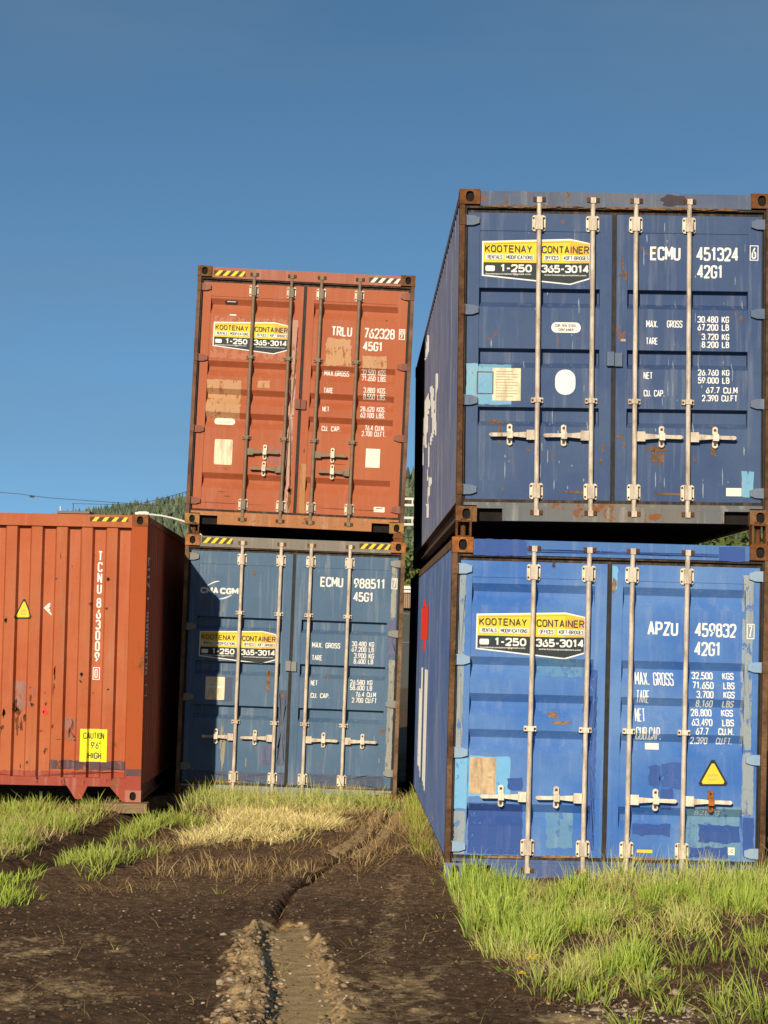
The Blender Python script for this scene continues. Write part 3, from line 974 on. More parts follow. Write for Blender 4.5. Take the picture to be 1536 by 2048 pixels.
# ---- the lower right container
def right_lower():
    S = base_spec(2.591, (905, 1073), 18.0, .027)
    blue = (.046, .150, .45)
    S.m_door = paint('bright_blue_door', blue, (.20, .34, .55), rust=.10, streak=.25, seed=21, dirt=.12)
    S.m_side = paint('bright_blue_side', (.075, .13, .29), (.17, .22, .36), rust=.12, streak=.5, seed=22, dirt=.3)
    S.m_head = paint('bright_blue_header', (.06, .16, .40), (.1, .22, .45), rust=.1, seed=23)
    S.m_sill = paint('bright_blue_sill', (.06, .10, .25), (.1, .15, .3), rust=.35, seed=24)
    S.m_hinge = paint('pale_blue_hinge', (.22, .36, .52), (.4, .46, .5), rust=.2, seed=25)
    S.m_cast = [M['rust_dark'], M['rust_dark'], M['rust_b'], M['rust']]
    S.m_cast[0] = paint('blue_casting', (.09, .12, .25), rust=.4, seed=26)
    S.m_post = rustmat('rust_post_blue', (.055, .028, .015), (.20, .11, .055), seed=27, scale=6)
    S.m_trail = rustmat('rust_rail_blue', (.14, .075, .035), (.32, .19, .1), seed=28)
    S.m_brail = rustmat('rust_brail_blue', (.10, .055, .03), (.25, .16, .1), (.08, .13, .28), .5, seed=29)
    S.m_rod, S.m_plate, S.m_hand, S.m_guide = M['rod_cream'], M['plate_white'], M['plate_white'], M['plate_white']
    S.m_catch = [M['plate_white'], M['plate_white'], M['plate_white'], M['rust_b']]
    S.gtype = 'B'
    S.grooves = [.347, .908, 1.187, 1.46, 2.02]
    S.rail_top = .30; S.rail_bot = 2.36
    S.rods = [(.630, 1.965, -1), (1.052, 1.965, -1), (1.384, 1.965, 1), (1.805, 1.965, 1)]
    S.guides = [1.446]
    S.hinges = [.24, .935, 1.64, 2.35]
    cyan = paint('sky_blue_touch_up', (.16, .42, .68), (.25, .5, .7), streak=.2, seed=31, wear=0.25)
    navy = paint('navy_touch_up', (.036, .085, .29), (.05, .11, .34), streak=.1, seed=32, dirt=.1, wear=0.35)
    mid = paint('mid_blue_touch_up', (.04, .10, .33), (.06, .13, .38), streak=.1, seed=33, dirt=.1, wear=0.5)
    teal = paint('teal_touch_up', (.10, .23, .38), (.2, .33, .4), streak=.3, seed=34, wear=0.5)
    green = paint('greyed_patch', (.10, .24, .44), (.2, .33, .4), streak=.3, seed=35, wear=0.5)
    grey = paint('bare_primer', (.27, .33, .37), (.36, .34, .3), rust=.3, streak=.5, seed=36, dirt=.5, wear=0.5)
    S.patches = [
        (.0018, grey, RR(S, 918, 1130, 933, 1515, .003, 51)), (.0020, cyan, RR(S, 908, 1516, 936, 1616, .006, 52)), (.0018, grey, RR(S, 905, 1620, 930, 1706, .003, 53)),
        (.0020, cyan, RR(S, 938, 1511, 1022, 1592, .006, 54)), (.0030, navy, RR(S, 1016, 1554, 1045, 1580, .01, 55, .03)),
        (.0025, navy, RR(S, 937, 1606, 1046, 1705, .005, 56)), (.0022, green, RR(S, 1093, 1625, 1146, 1694, .007, 57)),
        (.0025, green, RR(S, 1070, 1316, 1168, 1352, .007, 58)),  # paler grey-teal patch just below the sign
        (.0024, navy, RR(S, 1298, 1531, 1320, 1572, .010, 59, .03)), (.0024, navy, RR(S, 1323, 1576, 1345, 1618, .012, 60, .03)),
        (.0024, navy, RR(S, 1266, 1647, 1341, 1669, .010, 61, .03)), (.0016, teal, RR(S, 1374, 1611, 1482, 1712, .006, 62)),
        (.0030, navy, RR(S, 1397, 1649, 1480, 1684, .010, 63, .03)), (.0030, navy, RR(S, 1378, 1692, 1456, 1714, .010, 64, .03)),
        (.0024, navy, RR(S, 1486, 1635, 1508, 1712, .006, 65, .03)), (.0018, grey, RR(S, 1491, 1150, 1512, 1500, .003, 66)),
        (.0018, grey, RR(S, 1486, 1505, 1509, 1632, .003, 67)), (.0024, mid, RR(S, 1322, 1525, 1372, 1575, .012, 68)),
        (.0020, mid, RR(S, 1170, 1340, 1196, 1700, .006, 70)), (.0018, cyan, RR(S, 1222, 1130, 1238, 1180, .01, 69)),
    ]
    rb = rustmat('rust_bleed_blue', (.2, .1, .05), (.38, .25, .14), seed=40, scale=20)
    for i, (x, y, a, b) in enumerate(((1230, 1170, 4, 20), (1120, 1445, 26, 3), (1108, 1430, 10, 6), (1000, 1712, 50, 2.5), (1130, 1712, 50, 2.5), (1300, 1716, 60, 2.3), (1109, 1128, 3, 10))):
        S.patches.append((.0032, M['soot'] if i == 6 else rb, Bl(S, x, y, a, b, 70 + i, .5)))
    rows = [('APZU', 1297.5, 1242.5, 62, 28), ('459832', 1393, 1245.5, 84, 28), ('42G1', 1391.5, 1283.5, 54, 28),
            ('MAX. GROSS', 1272, 1344, 80, 26), ('TARE', 1274, 1380, 29, 26), ('NET', 1272, 1417, 23, 26), ('CUB.CAP.', 1273, 1453.5, 54, 26)]
    for a, x, w, bt, xb, wb, y in (('32,500', 1387, 43, 'KGS', 1449, 23, 1344), ('71,650', 1387, 43, 'LBS', 1449, 23, 1363), ('3,700', 1395, 34.5, 'KGS', 1449, 23, 1381.5),
            ('8,160', 1394.5, 34.5, 'LBS', 1448, 23, 1400), ('28,800', 1385, 42, 'KGS', 1446, 24, 1418), ('63,490', 1385, 42, 'LBS', 1446, 24, 1437),
            ('67.7', 1393, 26, 'CU.M.', 1438, 32, 1455), ('2,390', 1383, 35, 'CU.FT.', 1435, 33, 1474)):
        rows += [(a, x, y, w, 14.5), (bt, xb, y + (xb - x) * .027, wb, 14)]
    S.decals = [company_sign(S, 954, 1220, 218),
        lettering(S, rows, ('7', 1497, 1247.5, 1512.5, 1278)),
        ('small_label', [(M['pale_sticker'], [Rc(S, 1292.5, 1486.5, 1320, 1499)])], None),
        ('warning_sticker', triangle_sign(S, 1427, 1514, 1394, 1459, 1572), 'yellow triangle reading SUPER HEAVY'),
        ('chalk_writing', [(M['pale_sticker'], [T(S, '8ZE S', 1390, 1621, 50, 9, -.012)])], None),
        ('data_plate', [(M['paper'], [Rc(S, 940, 1514, 993, 1586)]), (M['dark_print'], [Rc(S, 950, 1552, 957, 1556), Rc(S, 975, 1552, 984, 1556)])], None),
        ('small_label', [(M['yellow'], [Rc(S, 1273, 1698, 1304, 1704)])], None),
        ('small_label', [(M['pale_sticker'], [Rc(S, 1456, 1694, 1469, 1709)]), (M['grey_print'], [T(S, 'C', 1461, 1698, 5, 7)])], None)]
    S.head_patches = [(navy, RR(S, 950, 1077, 1056, 1110, .004, 71)), (navy, RR(S, 1056, 1098, 1441, 1104, .004, 72)), (navy, RR(S, 1441, 1093, 1493, 1122, .004, 73))]
    place_container(S, 'bright blue container on the grass with darker touch-up patches and a yellow triangle')
    carcass(S, S.root); dooors_end(S, S.root)
    side_marks(S, [(M['red'], [bar(S, 846, 860.5, 1216, 1279, 1250), bar(S, 850.5, 853.5, 1201, 1216, 1208), bar(S, 849.5, 853, 1279, 1303, 1290)]), (M['white_worn'], [bar(S, 840.5, 843.5, 1375, 1532, 1440), bar(S, 845, 848.2, 1334, 1545, 1440, .1), bar(S, 850.5, 857.5, 1337, 1560, 1440, .1)])])
    return S
R2_MARKS = [[(858.7, 670), (861, 671), (860, 705), (854, 721), (853, 720), (856, 690)], [(875, 747), (878.8, 747), (877.5, 800), (876, 870), (873, 872), (874, 800)],
            [(864, 774), (869.5, 770), (873.5, 830), (873, 860), (868, 878), (864, 893), (863, 880), (868.5, 860), (866.5, 820), (864.5, 803)],
            [(853, 803), (862, 784), (862.5, 815), (859, 835), (857, 895), (853, 896), (851, 860)], [(847, 835), (849, 850), (851, 895), (849.5, 930), (848, 932), (848, 880)],
            [(860, 900), (862, 875), (863, 880), (862, 900), (859.5, 960), (858, 962)],
            [(862, 955), (866.5, 955), (866, 968), (862.5, 975), (861, 1005), (858, 1008), (860, 975)], [(856, 1008), (860.5, 1007), (860, 1035), (857, 1036)]]

# ---- the left stack
def left_upper():
    S = base_spec(2.896, (396, 530), 26.25, .0475)
    org = (.385, .099, .040)
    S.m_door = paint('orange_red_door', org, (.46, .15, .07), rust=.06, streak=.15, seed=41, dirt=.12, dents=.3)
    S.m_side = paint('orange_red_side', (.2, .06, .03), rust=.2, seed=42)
    S.m_head = paint('orange_red_header', (.36, .12, .075), (.4, .16, .1), rust=.1, seed=43)
    S.m_sill = paint('orange_red_sill', (.38, .15, .055), (.45, .22, .09), rust=.6, streak=.5, seed=44, dirt=.5)
    S.m_hinge = paint('dark_red_hinge', (.22, .075, .05), (.3, .14, .1), rust=.3, seed=45)
    S.m_cast = [rustmat('ochre_casting', (.22, .11, .035), (.42, .24, .08), seed=46)] * 2 + [rustmat('brown_casting', (.09, .04, .015), (.2, .1, .04), seed=47)] * 2
    S.m_post = rustmat('brown_post', (.10, .05, .032), (.24, .13, .085), seed=48, scale=4)
    S.m_trail = M['rust_dark']; S.m_brail = M['rust_dark']
    S.m_rod, S.m_plate, S.m_hand, S.m_guide = M['rod_dark'], M['plate_white'], M['rod_dark'], M['rod_dark']
    S.m_catch = [M['plate_white']] * 4
    S.m_lockbox = S.m_hinge
    S.lockbox = (1.50, 1)
    S.gtype = 'B'
    S.grooves = [.355, 1.055, 1.365, 1.63, 2.31]
    S.rail_top = .33; S.rail_bot = 2.60
    S.rods = [(.637, 2.06, 1), (1.057, 2.245, -1), (1.392, 2.06, 1), (1.82, 2.245, -1)]
    S.guides = [1.0, 1.90]
    S.hinges = [.235, 1.03, 1.83, 2.63]
    tan = paint('bleached_patch', (.50, .27, .13), (.56, .33, .18), streak=.2, seed=51, wear=0.5)
    pink = paint('pinkish_patch', (.46, .16, .085), (.5, .22, .14), streak=.2, seed=52, wear=0.7)
    pale = paint('scraped_stile', (.46, .25, .18), (.55, .36, .27), rust=.5, streak=.5, seed=53, dirt=.4, wear=0.5)
    ochre = paint('ochre_stile', (.40, .19, .07), (.45, .26, .1), rust=.2, streak=.4, seed=54, wear=0.5)
    S.patches = [(.0016, pink, RR(S, 425, 632, 575, 716, .012, 81)), (.0022, tan, RR(S, 415, 759, 484, 836, .006, 82)), (.0022, tan, RR(S, 517, 762, 541, 776, .006, 83)),
                 (.0022, tan, RR(S, 655, 676, 706, 731, .012, 84)), (.0022, tan, RR(S, 728, 711, 776, 737, .008, 85)), (.0022, pale, RR(S, 586, 640, 598, 1030, .006, 86)),
                 (.0022, ochre, RR(S, 604, 930, 615, 1032, .006, 87)), (.0018, paint('plum_patch', (.33, .10, .06), seed=55), RR(S, 536, 894, 564, 930, .008, 88))]
    rb = rustmat('rust_bleed_orange', (.13, .05, .02), (.3, .13, .05), seed=58, scale=25)
    for i, (x, y, a, b) in enumerate(((582, 985, 5, 6), (580, 1000, 4, 26), (610, 903, 1.5, 4), (445, 986, 6, .8), (455, 995, 7, .8), (680, 931, 12, .6), (452, 940, 3, 1.5), (470, 1010, 60, .8), (700, 1022, 60, .8), (776, 640, 2, 1.5), (482, 636, 1.5, 1.5))):
        S.patches.append((.0034, rb, Bl(S, x, y, a, b, 130 + i, .5)))
    S.decals = [company_sign(S, 428, 638.5, 150),
        lettering(S, [('TRLU', 665, 651.5, 42, 20), ('762328', 730.5, 655, 63, 21), ('45G1', 728.5, 682.5, 40, 19),
                      ('MAX.GROSS', 650.5, 740, 50.5, 11), ('32.500 KGS.', 726, 738.5, 51, 11), ('71.650 LBS.', 726, 751, 51, 11),
                      ('TARE', 649, 776, 20, 11), ('3.880 KGS.', 729.5, 775.5, 46.5, 11), ('8.550 LBS.', 729, 788.5, 46.5, 11),
                      ('NET', 646.5, 814, 14.5, 10), ('28.620 KGS.', 723, 813, 51.5, 11), ('63.100 LBS.', 723, 826, 50.5, 10.5),
                      ('CU. CAP.', 645, 852.5, 39, 11), ('76.4 CU.M.', 732, 851, 41, 11), ('2.700 CU.FT.', 726, 863, 49, 11)], ('9', 801, 657.5, 813.5, 679),
                  M['white_worn']),
        ('data_plate', [(M['pale_sticker'], [Rc(S, 734.5, 899, 763, 937)])], 'blank white rectangle on the right door'),
        ('data_plate', [(M['cream_plate'], [Rd(S, 431, 880, 467, 931, 3)])], 'cream plate with rounded corners'),
        ('pill_label', [(M['pale_sticker'], [Rd(S, 429.5, 836.5, 471, 850, 6.5)]), (M['dark_print'], [T(S, 'CONTAINER', 438, 844, 24, 3)])], None),
        ('small_label', [(M['pale_sticker'], [Rd(S, 750, 1016.5, 772, 1027, 1.5)]), (M['grey_print'], [Rc(S, 754, 1019, 768, 1020.5)])], None),
        ('small_label', [(M['soot'], [Rd(S, 450, 599, 476, 607, 3.5)]), (M['white'], [Rc(S, 454, 600.5, 472, 602.5)])], None),
        ('small_label', [(M['white'], [Rc(S, 460, 628, 473, 630.5)])], None)]
    def hz(x0, y0, x1, y1, m):
        u, d = S.loc(x0, y0)
        return (u, u + (x1 - x0) / S.s, d, d + (y1 - y0) / S.s, m)
    S.hazard = [hz(428, 540, 492, 550.5, M['yellow']), hz(741, 554, 804, 564, M['pale_sticker'])]
    place_container(S, 'orange-red container on top of the grey-blue one, reading TRLU 762328')
    carcass(S, S.root); dooors_end(S, S.root)
    return S

def left_lower():
    S = base_spec(2.896, (371, 1068), 26.1, .0375)
    blue = (.068, .130, .225)
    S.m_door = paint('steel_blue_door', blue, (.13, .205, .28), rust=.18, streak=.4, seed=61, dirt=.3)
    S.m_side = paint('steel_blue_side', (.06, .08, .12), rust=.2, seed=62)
    S.m_head = paint('grey_header', (.20, .175, .145), (.28, .25, .2), rust=.4, streak=.5, seed=63, dirt=.7)
    S.m_sill = paint('grey_sill', (.25, .27, .28), (.36, .33, .28), rust=.6, streak=.5, seed=64, dirt=.6)
    S.m_hinge = paint('grey_hinge', (.22, .22, .21), (.32, .3, .26), rust=.4, seed=65)
    S.m_cast = [M['rust']] * 2 + [rustmat('orange_casting', (.28, .095, .03), (.48, .2, .07), seed=66)] * 2
    S.m_post = rustmat('tan_post', (.09, .052, .03), (.26, .16, .09), seed=67, scale=5)
    S.m_trail = M['rust_dark']; S.m_brail = M['rust_dark']
    S.m_rod, S.m_plate, S.m_hand, S.m_guide = M['rod_cream'], M['plate_white'], M['rod_cream'], M['rod_cream']
    S.m_keep = M['rust']
    S.m_catch = [M['plate_white']] * 4
    S.m_lockbox = S.m_hinge
    S.lockbox = (1.41, 1)
    S.gtype = 'A'
    S.grooves = [.895, 1.385, 1.868]
    S.rods = [(.635, 2.215, -1), (1.064, 2.215, -1), (1.396, 2.215, 1), (1.826, 2.215, 1)]
    S.guides = [.845, 2.045]
    S.hinges = [.24, 1.015, 1.79, 2.55]
    navy = paint('navy_band', (.07, .09, .15), (.11, .13, .18), rust=.35, streak=.3, seed=71, wear=0.5)
    purple = paint('violet_patch', (.105, .115, .215), seed=72, wear=0.5)
    grey = paint('weathered_stile', (.30, .30, .26), (.36, .33, .25), rust=.35, streak=.5, seed=73, dirt=.5, wear=0.5)
    S.patches = [(.0020, navy, RR(S, 375, 1538, 573, 1562, .008, 91)), (.0020, navy, RR(S, 592, 1545, 770, 1568, .008, 92)),
                 (.0024, purple, RR(S, 777, 1240, 792, 1316, .01, 93)), (.0018, grey, RR(S, 778, 1320, 790, 1545, .003, 94)),
                 (.0018, grey, RR(S, 785, 1125, 795, 1235, .003, 95)), (.0022, navy, RR(S, 441, 1354, 466, 1402, .006, 96)), (.0022, purple, RR(S, 522, 1490, 544, 1530, .01, 97)),
                 (.0018, navy, RR(S, 560, 1380, 574, 1530, .01, 98))]
    rb = rustmat('rust_bleed_steel', (.17, .075, .03), (.33, .19, .09), seed=74, scale=25)
    st = paint('ochre_run', (.26, .24, .17), (.3, .28, .2), rust=.3, seed=75)
    for i, (x, y, a, b) in enumerate(((538, 1345, 5, 5), (537, 1362, 3, 22), (444, 1470, 3, 26), (446, 1500, 5, 30), (508, 1145, 2, 6), (566, 1392, 4, 4), (656, 1355, 2, 6), (460, 1562, 40, 2), (700, 1574, 50, 2), (410, 1562, 25, 3))):
        S.patches.append((.0034, rb if i not in (2, 3) else st, Bl(S, x, y, a, b, 160 + i, .4)))
    rn = random.Random(12)
    for i in range(26):
        x, y = rn.uniform(405, 770), rn.uniform(1120, 1530)
        if abs(x - 590) < 22: continue
        S.patches.append((.0028, st, Bl(S, x, y, rn.uniform(.6, 1.6), rn.choice((2, 5, 12)), 190 + i, .4)))
    def arc(cx, cy, w, h, th, up):
        n = 10; o, i_ = [], []
        for k in range(n + 1):
            t = k / n
            yy = -h * math.sin(t * math.pi / 2) if up else h * math.sin((1 - t) * math.pi / 2)
            xx = t * w
            tw = th * math.sin(math.pi * (.1 + .8 * t))
            o.append(S.loc(cx + xx, cy + yy - tw / 2)); i_.append(S.loc(cx + xx, cy + yy + tw / 2))
        return (o + i_, [(k, k + 1, n + 2 + k, n + 1 + k) for k in range(n)])
    S.decals = [company_sign(S, 400, 1257, 153),
        ('logo', [(M['white'], [T(S, 'CMA', 401, 1173.5, 36, 12.5, .03), T(S, 'CGM', 440, 1175, 37, 12.5, .03), arc(414, 1171, 25, 9, 2.6, True), arc(438, 1189.5, 26, 8, 2.6, False)])], None),
        lettering(S, [('ECMU', 641, 1153, 46, 20), ('988511', 708, 1156, 63.5, 20), ('45G1', 707, 1183.5, 40.5, 19),
                      ('MAX. GROSS', 624.5, 1284, 56.5, 11), ('30.480 KG', 704, 1282, 45, 10), ('67.200 LB', 703.5, 1293, 45, 10),
                      ('TARE', 624, 1309.5, 21, 10.5), ('3.900 KG', 708, 1305.5, 40.5, 10.5), ('8.600 LB', 707.5, 1317, 39.5, 10),
                      ('NET', 622, 1360, 14, 10), ('26.580 KG', 700.5, 1358.5, 45, 10), ('58.600 LB', 700, 1369.5, 45, 10),
                      ('CU. CAP.', 621.5, 1385, 38.5, 10), ('76.4 CU.M', 711, 1383, 41.5, 10), ('2.700 CU.FT', 704, 1394.5, 50, 10)], ('7', 783.5, 1156, 795.5, 1178), M['white_worn']),
        ('data_plate', [(M['cream_plate'], [Rd(S, 412, 1352, 450.5, 1398, 2)]), (M['white'], [Rc(S, 413, 1371, 449, 1374)])], None)]
    def hz(x0, y0, x1, y1, m):
        u, d = S.loc(x0, y0)
        return (u, u + (x1 - x0) / S.s, d, d + (y1 - y0) / S.s, m)
    S.hazard = [hz(404, 1074.5, 466, 1085.5, M['yellow']), hz(719, 1086.5, 782, 1097, M['yellow'])]
    place_container(S, 'grey-blue container with the CMA CGM logo under the orange-red one')
    carcass(S, S.root); dooors_end(S, S.root)
    return S

# ---- the single container at the left edge, blank end towards us
def end_container():
    S = Spec()
    S.H, S.Y, S.r = 2.896, 23.9, .0215
    S.s = FPX / S.Y
    S.tl = (295.5 - Wd * S.s * math.cos(S.r), 1029 - Wd * S.s * math.sin(S.r))
    S.loc, S.s = loc_fn(S)
    H = S.H
    org = (.42, .096, .029)
    S.m_door = paint('orange_end_wall', org, (.50, .185, .085), rust=.22, streak=.15, seed=81, dirt=.4, dents=.6)
    S.m_side = paint('orange_side', (.42, .10, .045), (.45, .14, .07), rust=.15, streak=.3, seed=82)
    S.m_cast = [paint('red_casting', (.38, .10, .05), rust=.5, seed=83)] * 2 + [rustmat('orange_rust_casting', (.15, .05, .018), (.30, .11, .04), seed=84)] * 2
    S.m_post = rustmat('orange_post', (.20, .065, .02), (.40, .13, .035), (.38, .085, .026), .60, seed=85, scale=5)
    S.m_trail = paint('dark_orange_rail', (.2, .06, .03), rust=.4, seed=86)
    S.m_brail = S.m_trail
    red = paint('red_repaint', (.33, .055, .03), (.38, .11, .065), rust=.6, streak=.35, seed=87, wear=0.3)
    plum = paint('plum_stripe', (.10, .05, .06), (.14, .08, .085), rust=.15, seed=88, wear=0.5)
    rb = rustmat('scrape_rust', (.07, .025, .012), (.24, .08, .03), seed=89, scale=22)
    bare = paint('scuffed_grey', (.30, .12, .09), (.34, .18, .14), rust=.4, seed=90, wear=0.5)
    root = place_container(S, 'single orange container at the left edge, blank corrugated end towards us')
    carcass(S, root)
    # end wall: vertical corrugation between rail, posts and sill
    P = .2535; D = .055
    u_edge = 1.116
    def prof(u):
        t = ((u - u_edge) / P) % 1.0       # right after a ridge's dark flank
        if t < .085: return D * t / .085
        if t < .50: return D
        if t < .585: return D * (1 - (t - .50) / .085)
        return 0.0
    ub = []
    for k in range(-6, 7):
        for q in (0, .085, .5, .585):
            x = u_edge + (k + q) * P
            if .17 < x < Wd - .17: ub.append(x)
    ub = [.165] + ub + [Wd - .165]
    YF = .035
    z0, z1 = .235, H - .135
    mb = MB()
    vs = []
    for u in ub: vs += [(u, YF + prof(u), z0), (u, YF + prof(u), z1)]
    mb.add(vs, [(2*i, 2*i+2, 2*i+3, 2*i+1) for i in range(len(ub) - 1)])
    mats = [S.m_door]
    def place(a, d, dep): return (a, dep, H - d)
    def rel(a, b, ca, cb): return YF + prof(a)
    def pt(m, pl, e=.002):
        if m not in mats: mats.append(m)
        follow(mb, [pl], rel, place, ub, [], e, mats.index(m))
    pt(red, RR(S, -150, 1534, 258, 1559, .006, 3)); pt(plum, RR(S, 101, 1518, 258, 1536, .008, 4), .003)
    spots = ((34, 1400, 7, 28), (38, 1432, 9, 26), (46, 1445, 6, 16), (64, 1392, 4, 14), (66, 1410, 6, 8), (10, 1420, 5, 10), (4, 1460, 8, 11), (60, 1523, 6, 7), (44, 1530, 4, 7),
             (110, 1345, 3, 16), (108, 1375, 2.5, 14), (161, 1350, 5, 8), (168, 1347, 9, 2), (163, 1362, 4, 4), (186, 1385, 4, 1.5), (215, 1378, 3, 3), (114, 1155, 4, 4), (214, 1160, 4, 6), (213, 1216, 4, 4),
             (12, 1240, 5, 7), (180, 1212, 5, 8), (106, 1452, 3, 5), (139, 1460, 3, 10), (145, 1445, 5, 14), (83, 1460, 5, 4), (92, 1408, 4, 4), (92, 1500, 5, 9), (150, 1478, 8, 3), (74, 1293, 1.5, 2), (90, 1385, 2, 3), (142, 1131, 1.5, 2), (60, 1375, 2.5, 4), (115, 1477, 8, 1.2), (120, 1110, 1, 6))
    for i, (x, y, a, b) in enumerate(spots):
        for q in range(2):
            rn = random.Random(i * 7 + q)
            pt(rb if (i + q) % 4 else bare, Bl(S, x + rn.uniform(-a, a) * .7, y + rn.uniform(-b, b) * .6, a * rn.uniform(.35, .7), b * rn.uniform(.35, .75), 300 + 2 * i + q, .5), .0026)
    pt(bare, RR(S, 30, 1360, 52, 1420, .02, 9, .05), .0016); pt(bare, RR(S, 130, 1435, 150, 1480, .02, 10, .05), .0016)
    pt(M['red'], Bl(S, 92, 1424, 8, 4, 41, .5), .003); pt(M['red'], Bl(S, 88, 1414, 2, 10, 42, .5), .003)
    wall = mb.build('end_wall', mats, root)
    # lettering and labels on it
    def dec(name, layers, lab=None):
        m2 = MB(); ms = []
        for k, (m, pls) in enumerate(layers):
            if m not in ms: ms.append(m)
            follow(m2, pls, rel, place, ub, [], .004 + .0014 * k, ms.index(m))
        o = m2.build(name, ms, wall)
        if lab: o['label'] = lab
    polys = []
    for ch, y in zip('TCNU', (1101, 1123, 1145, 1167)): polys.append(T(S, ch, 194 - (y - 1100) * .028, y, 10, 20))
    for ch, y in zip('863009', (1195, 1217, 1238.5, 1260, 1281.5, 1303)): polys.append(T(S, ch, 194 - (y - 1100) * .028, y, 10, 20))
    u, d = S.loc(185, 1333.5)
    polys.append(frame(u, d, u + 14 / S.s, d + 25 / S.s, 1.6 / S.s)); polys.append(T(S, '0', 188.3, 1337, 7.4, 18))
    dec('lettering', [(M['white'], polys)])
    dec('warning_sticker', triangle_sign(S, 47, 1193, 25.5, 65, 1237), 'yellow triangle reading SUPER HEAVY')
    dec('caution_label', [(M['yellow_lab'], [Rc(S, 162, 1456, 215.5, 1521)]), (M['grey_print'], [T(S, 'CAUTION', 168, 1463, 42, 13, .004), T(S, "9'6\"", 182, 1482, 20, 14, .004), T(S, 'HIGH', 176, 1503, 28, 13, .004)])])
    a = [S.loc(*p) for p in ((86, 1215), (97, 1205), (100, 1207), (91, 1215.5), (102, 1227), (101, 1230))]
    b_ = [S.loc(*p) for p in ((92, 1215), (98, 1209), (99, 1212), (95, 1215.5), (99, 1219), (98, 1222))]
    dec('logo', [(M['white'], [([*a], [(0, 1, 2, 3), (0, 3, 4, 5)]), ([*b_], [(0, 1, 2, 3), (0, 3, 4, 5)])])])
    # top rail, posts, bottom rail with the gooseneck cut-outs
    mb = MB()
    mb.box(.1625, Wd - .1625, .012, .10, H - .134, H - .010)
    mb.build('top_end_rail', S.m_head if hasattr(S, 'm_head') else S.m_door, root)
    m2 = MB()
    u0, d0 = S.loc(179, 1031.5)
    def rel0(a, b, ca, cb): return .012
    follow(m2, [rect(u0, d0 + .008, u0 + .385, d0 + .052)], rel0, place, [], [], .003, 0)
    for i in range(4):
        x = u0 + .02 + i * .098
        follow(m2, [poly([(x + .035, d0 + .008), (min(x + .078, u0 + .385), d0 + .008), (x + .043, d0 + .052), (x, d0 + .052)])], rel0, place, [], [], .0045, 1)
    m2.build('hazard_tape', [M['hazard_dark'], M['yellow']], root)
    mb = MB()
    mb.box(.162, Wd - .162, .014, .09, .150, .234)
    for cx in (.60 * 1, ):
        pass
    for sgn in (1, -1):
        def mx(v): return Wd - v if sgn > 0 else v
        legs = [[(.54, .149), (.60, .020), (.66, .020), (.745, .149)], [(.1625, .149), (.1625, .004), (.19, .004), (.315, .149)]]
        for lg in legs:
            pl = [(mx(x), z) for x, z in lg]
            area = sum(pl[i][0] * pl[(i+1) % 4][1] - pl[(i+1) % 4][0] * pl[i][1] for i in range(4))
            if area < 0: pl.reverse()
            mb.prism(pl, .016, .09)
    mb.build('bottom_end_rail', red, root)
    for rgt in (0, 1):
        mb = MB()
        a_, b2 = (.004, .1635) if not rgt else (Wd - .1635, Wd - .004)
        mb.box(a_, b2, .006, .15, .33, H - .118, 0)
        mb.box(a_, b2, .006, .15, .26, .33, 1)
        mb.box(a_, b2, .006, .15, .118, .26, 2)
        mb.build('corner_post', [S.m_post, plum, red], root)
    mb = MB()
    mb.box(.16, Wd - .16, L - .08, L - .04, .12, H - .1)
    mb.build('end_wall', S.m_side, root)
    # side writing, read from top to bottom
    m2 = MB()
    def place_s(a, d, dep): return (Wd - .008 - dep, a, H - d)
    def rel_s(a, b, ca, cb): return side_prof(a)
    pls = []
    for i, ch in enumerate('TCNU 863009'):
        if ch == ' ': continue
        d = .42 + i * .112
        pls.append(strokes(ch, .30, d, .12, .10, .24))
    pls.append(frame(.31, 1.72, .43, 1.84, .012))
    follow(m2, pls, rel_s, place_s, side_breaks(.2, .6), [], .004, 0)
    walls = [o for o in root.children if o.name.startswith('side_wall')]
    m2.build('side_lettering', M['white_worn'], walls[1])
    return S

S_R1 = right_lower()
S_R2 = base_spec(2.591, (919.5, 377), 18.2, .0135)
_R = Matrix.Rotation(S_R2.r - ROLL, 3, 'Y')
S_R2.mw = Matrix.Translation(at(*S_R2.tl, S_R2.Y) - _R @ Vector((0, 0, S_R2.H))) @ _R.to_4x4()
WHITE_R2 += [sm(S_R2, p) for p in R2_MARKS]
S_R2 = right_upper()
S_L2 = left_upper()
S_L1 = left_lower()
S_T = end_container()

# ---- stacking cones between upper and lower containers
def stacking_cone(lower, upper, u, kind, label, mat):
    a = lower.mw @ Vector((u, .09, lower.H)); b = upper.mw @ Vector((u, .09, 0))
    h = b.z - a.z
    R = lower.mw.to_3x3().to_4x4()
    e = empty('stacking_cone', label, 'stacking cone', Matrix.Translation(a) @ R, 'stacking cones between the containers')
    mb = MB()
    if kind == 'solid':
        mb.box(-.055, .045, -.06, .06, .001, h + .0)
        mb.box(-.065, .055, -.07, .05, h * .42, h * .55)
    else:
        mb.box(-.060, .060, -.07, .07, .001, .012); mb.box(-.060, .060, -.07, .07, h - .012, h)
        mb.box(-.060, -.045, -.07, .07, .012, h - .012); mb.box(.045, .060, -.07, .07, .012, h - .012)
    mb.build('housing', mat, e)
    mb = MB()
    mb.tube([(0, .02, -.02), (0, .02, h + .02)], .022, 8)
    mb.build('cone_pin', M['rust_dark'], e)
stacking_cone(S_R1, S_R2, .085, 'open', 'open rusty stacking cone at the front left between the two blue containers', M['rust_dark'])
stacking_cone(S_R1, S_R2, Wd - .085, 'open', 'open rusty stacking cone at the right frame edge between the two blue containers', M['rust'])
stacking_cone(S_L1, S_L2, .085, 'open', 'thin open stacking cone under the left corner of the orange-red container', M['rust_dark'])
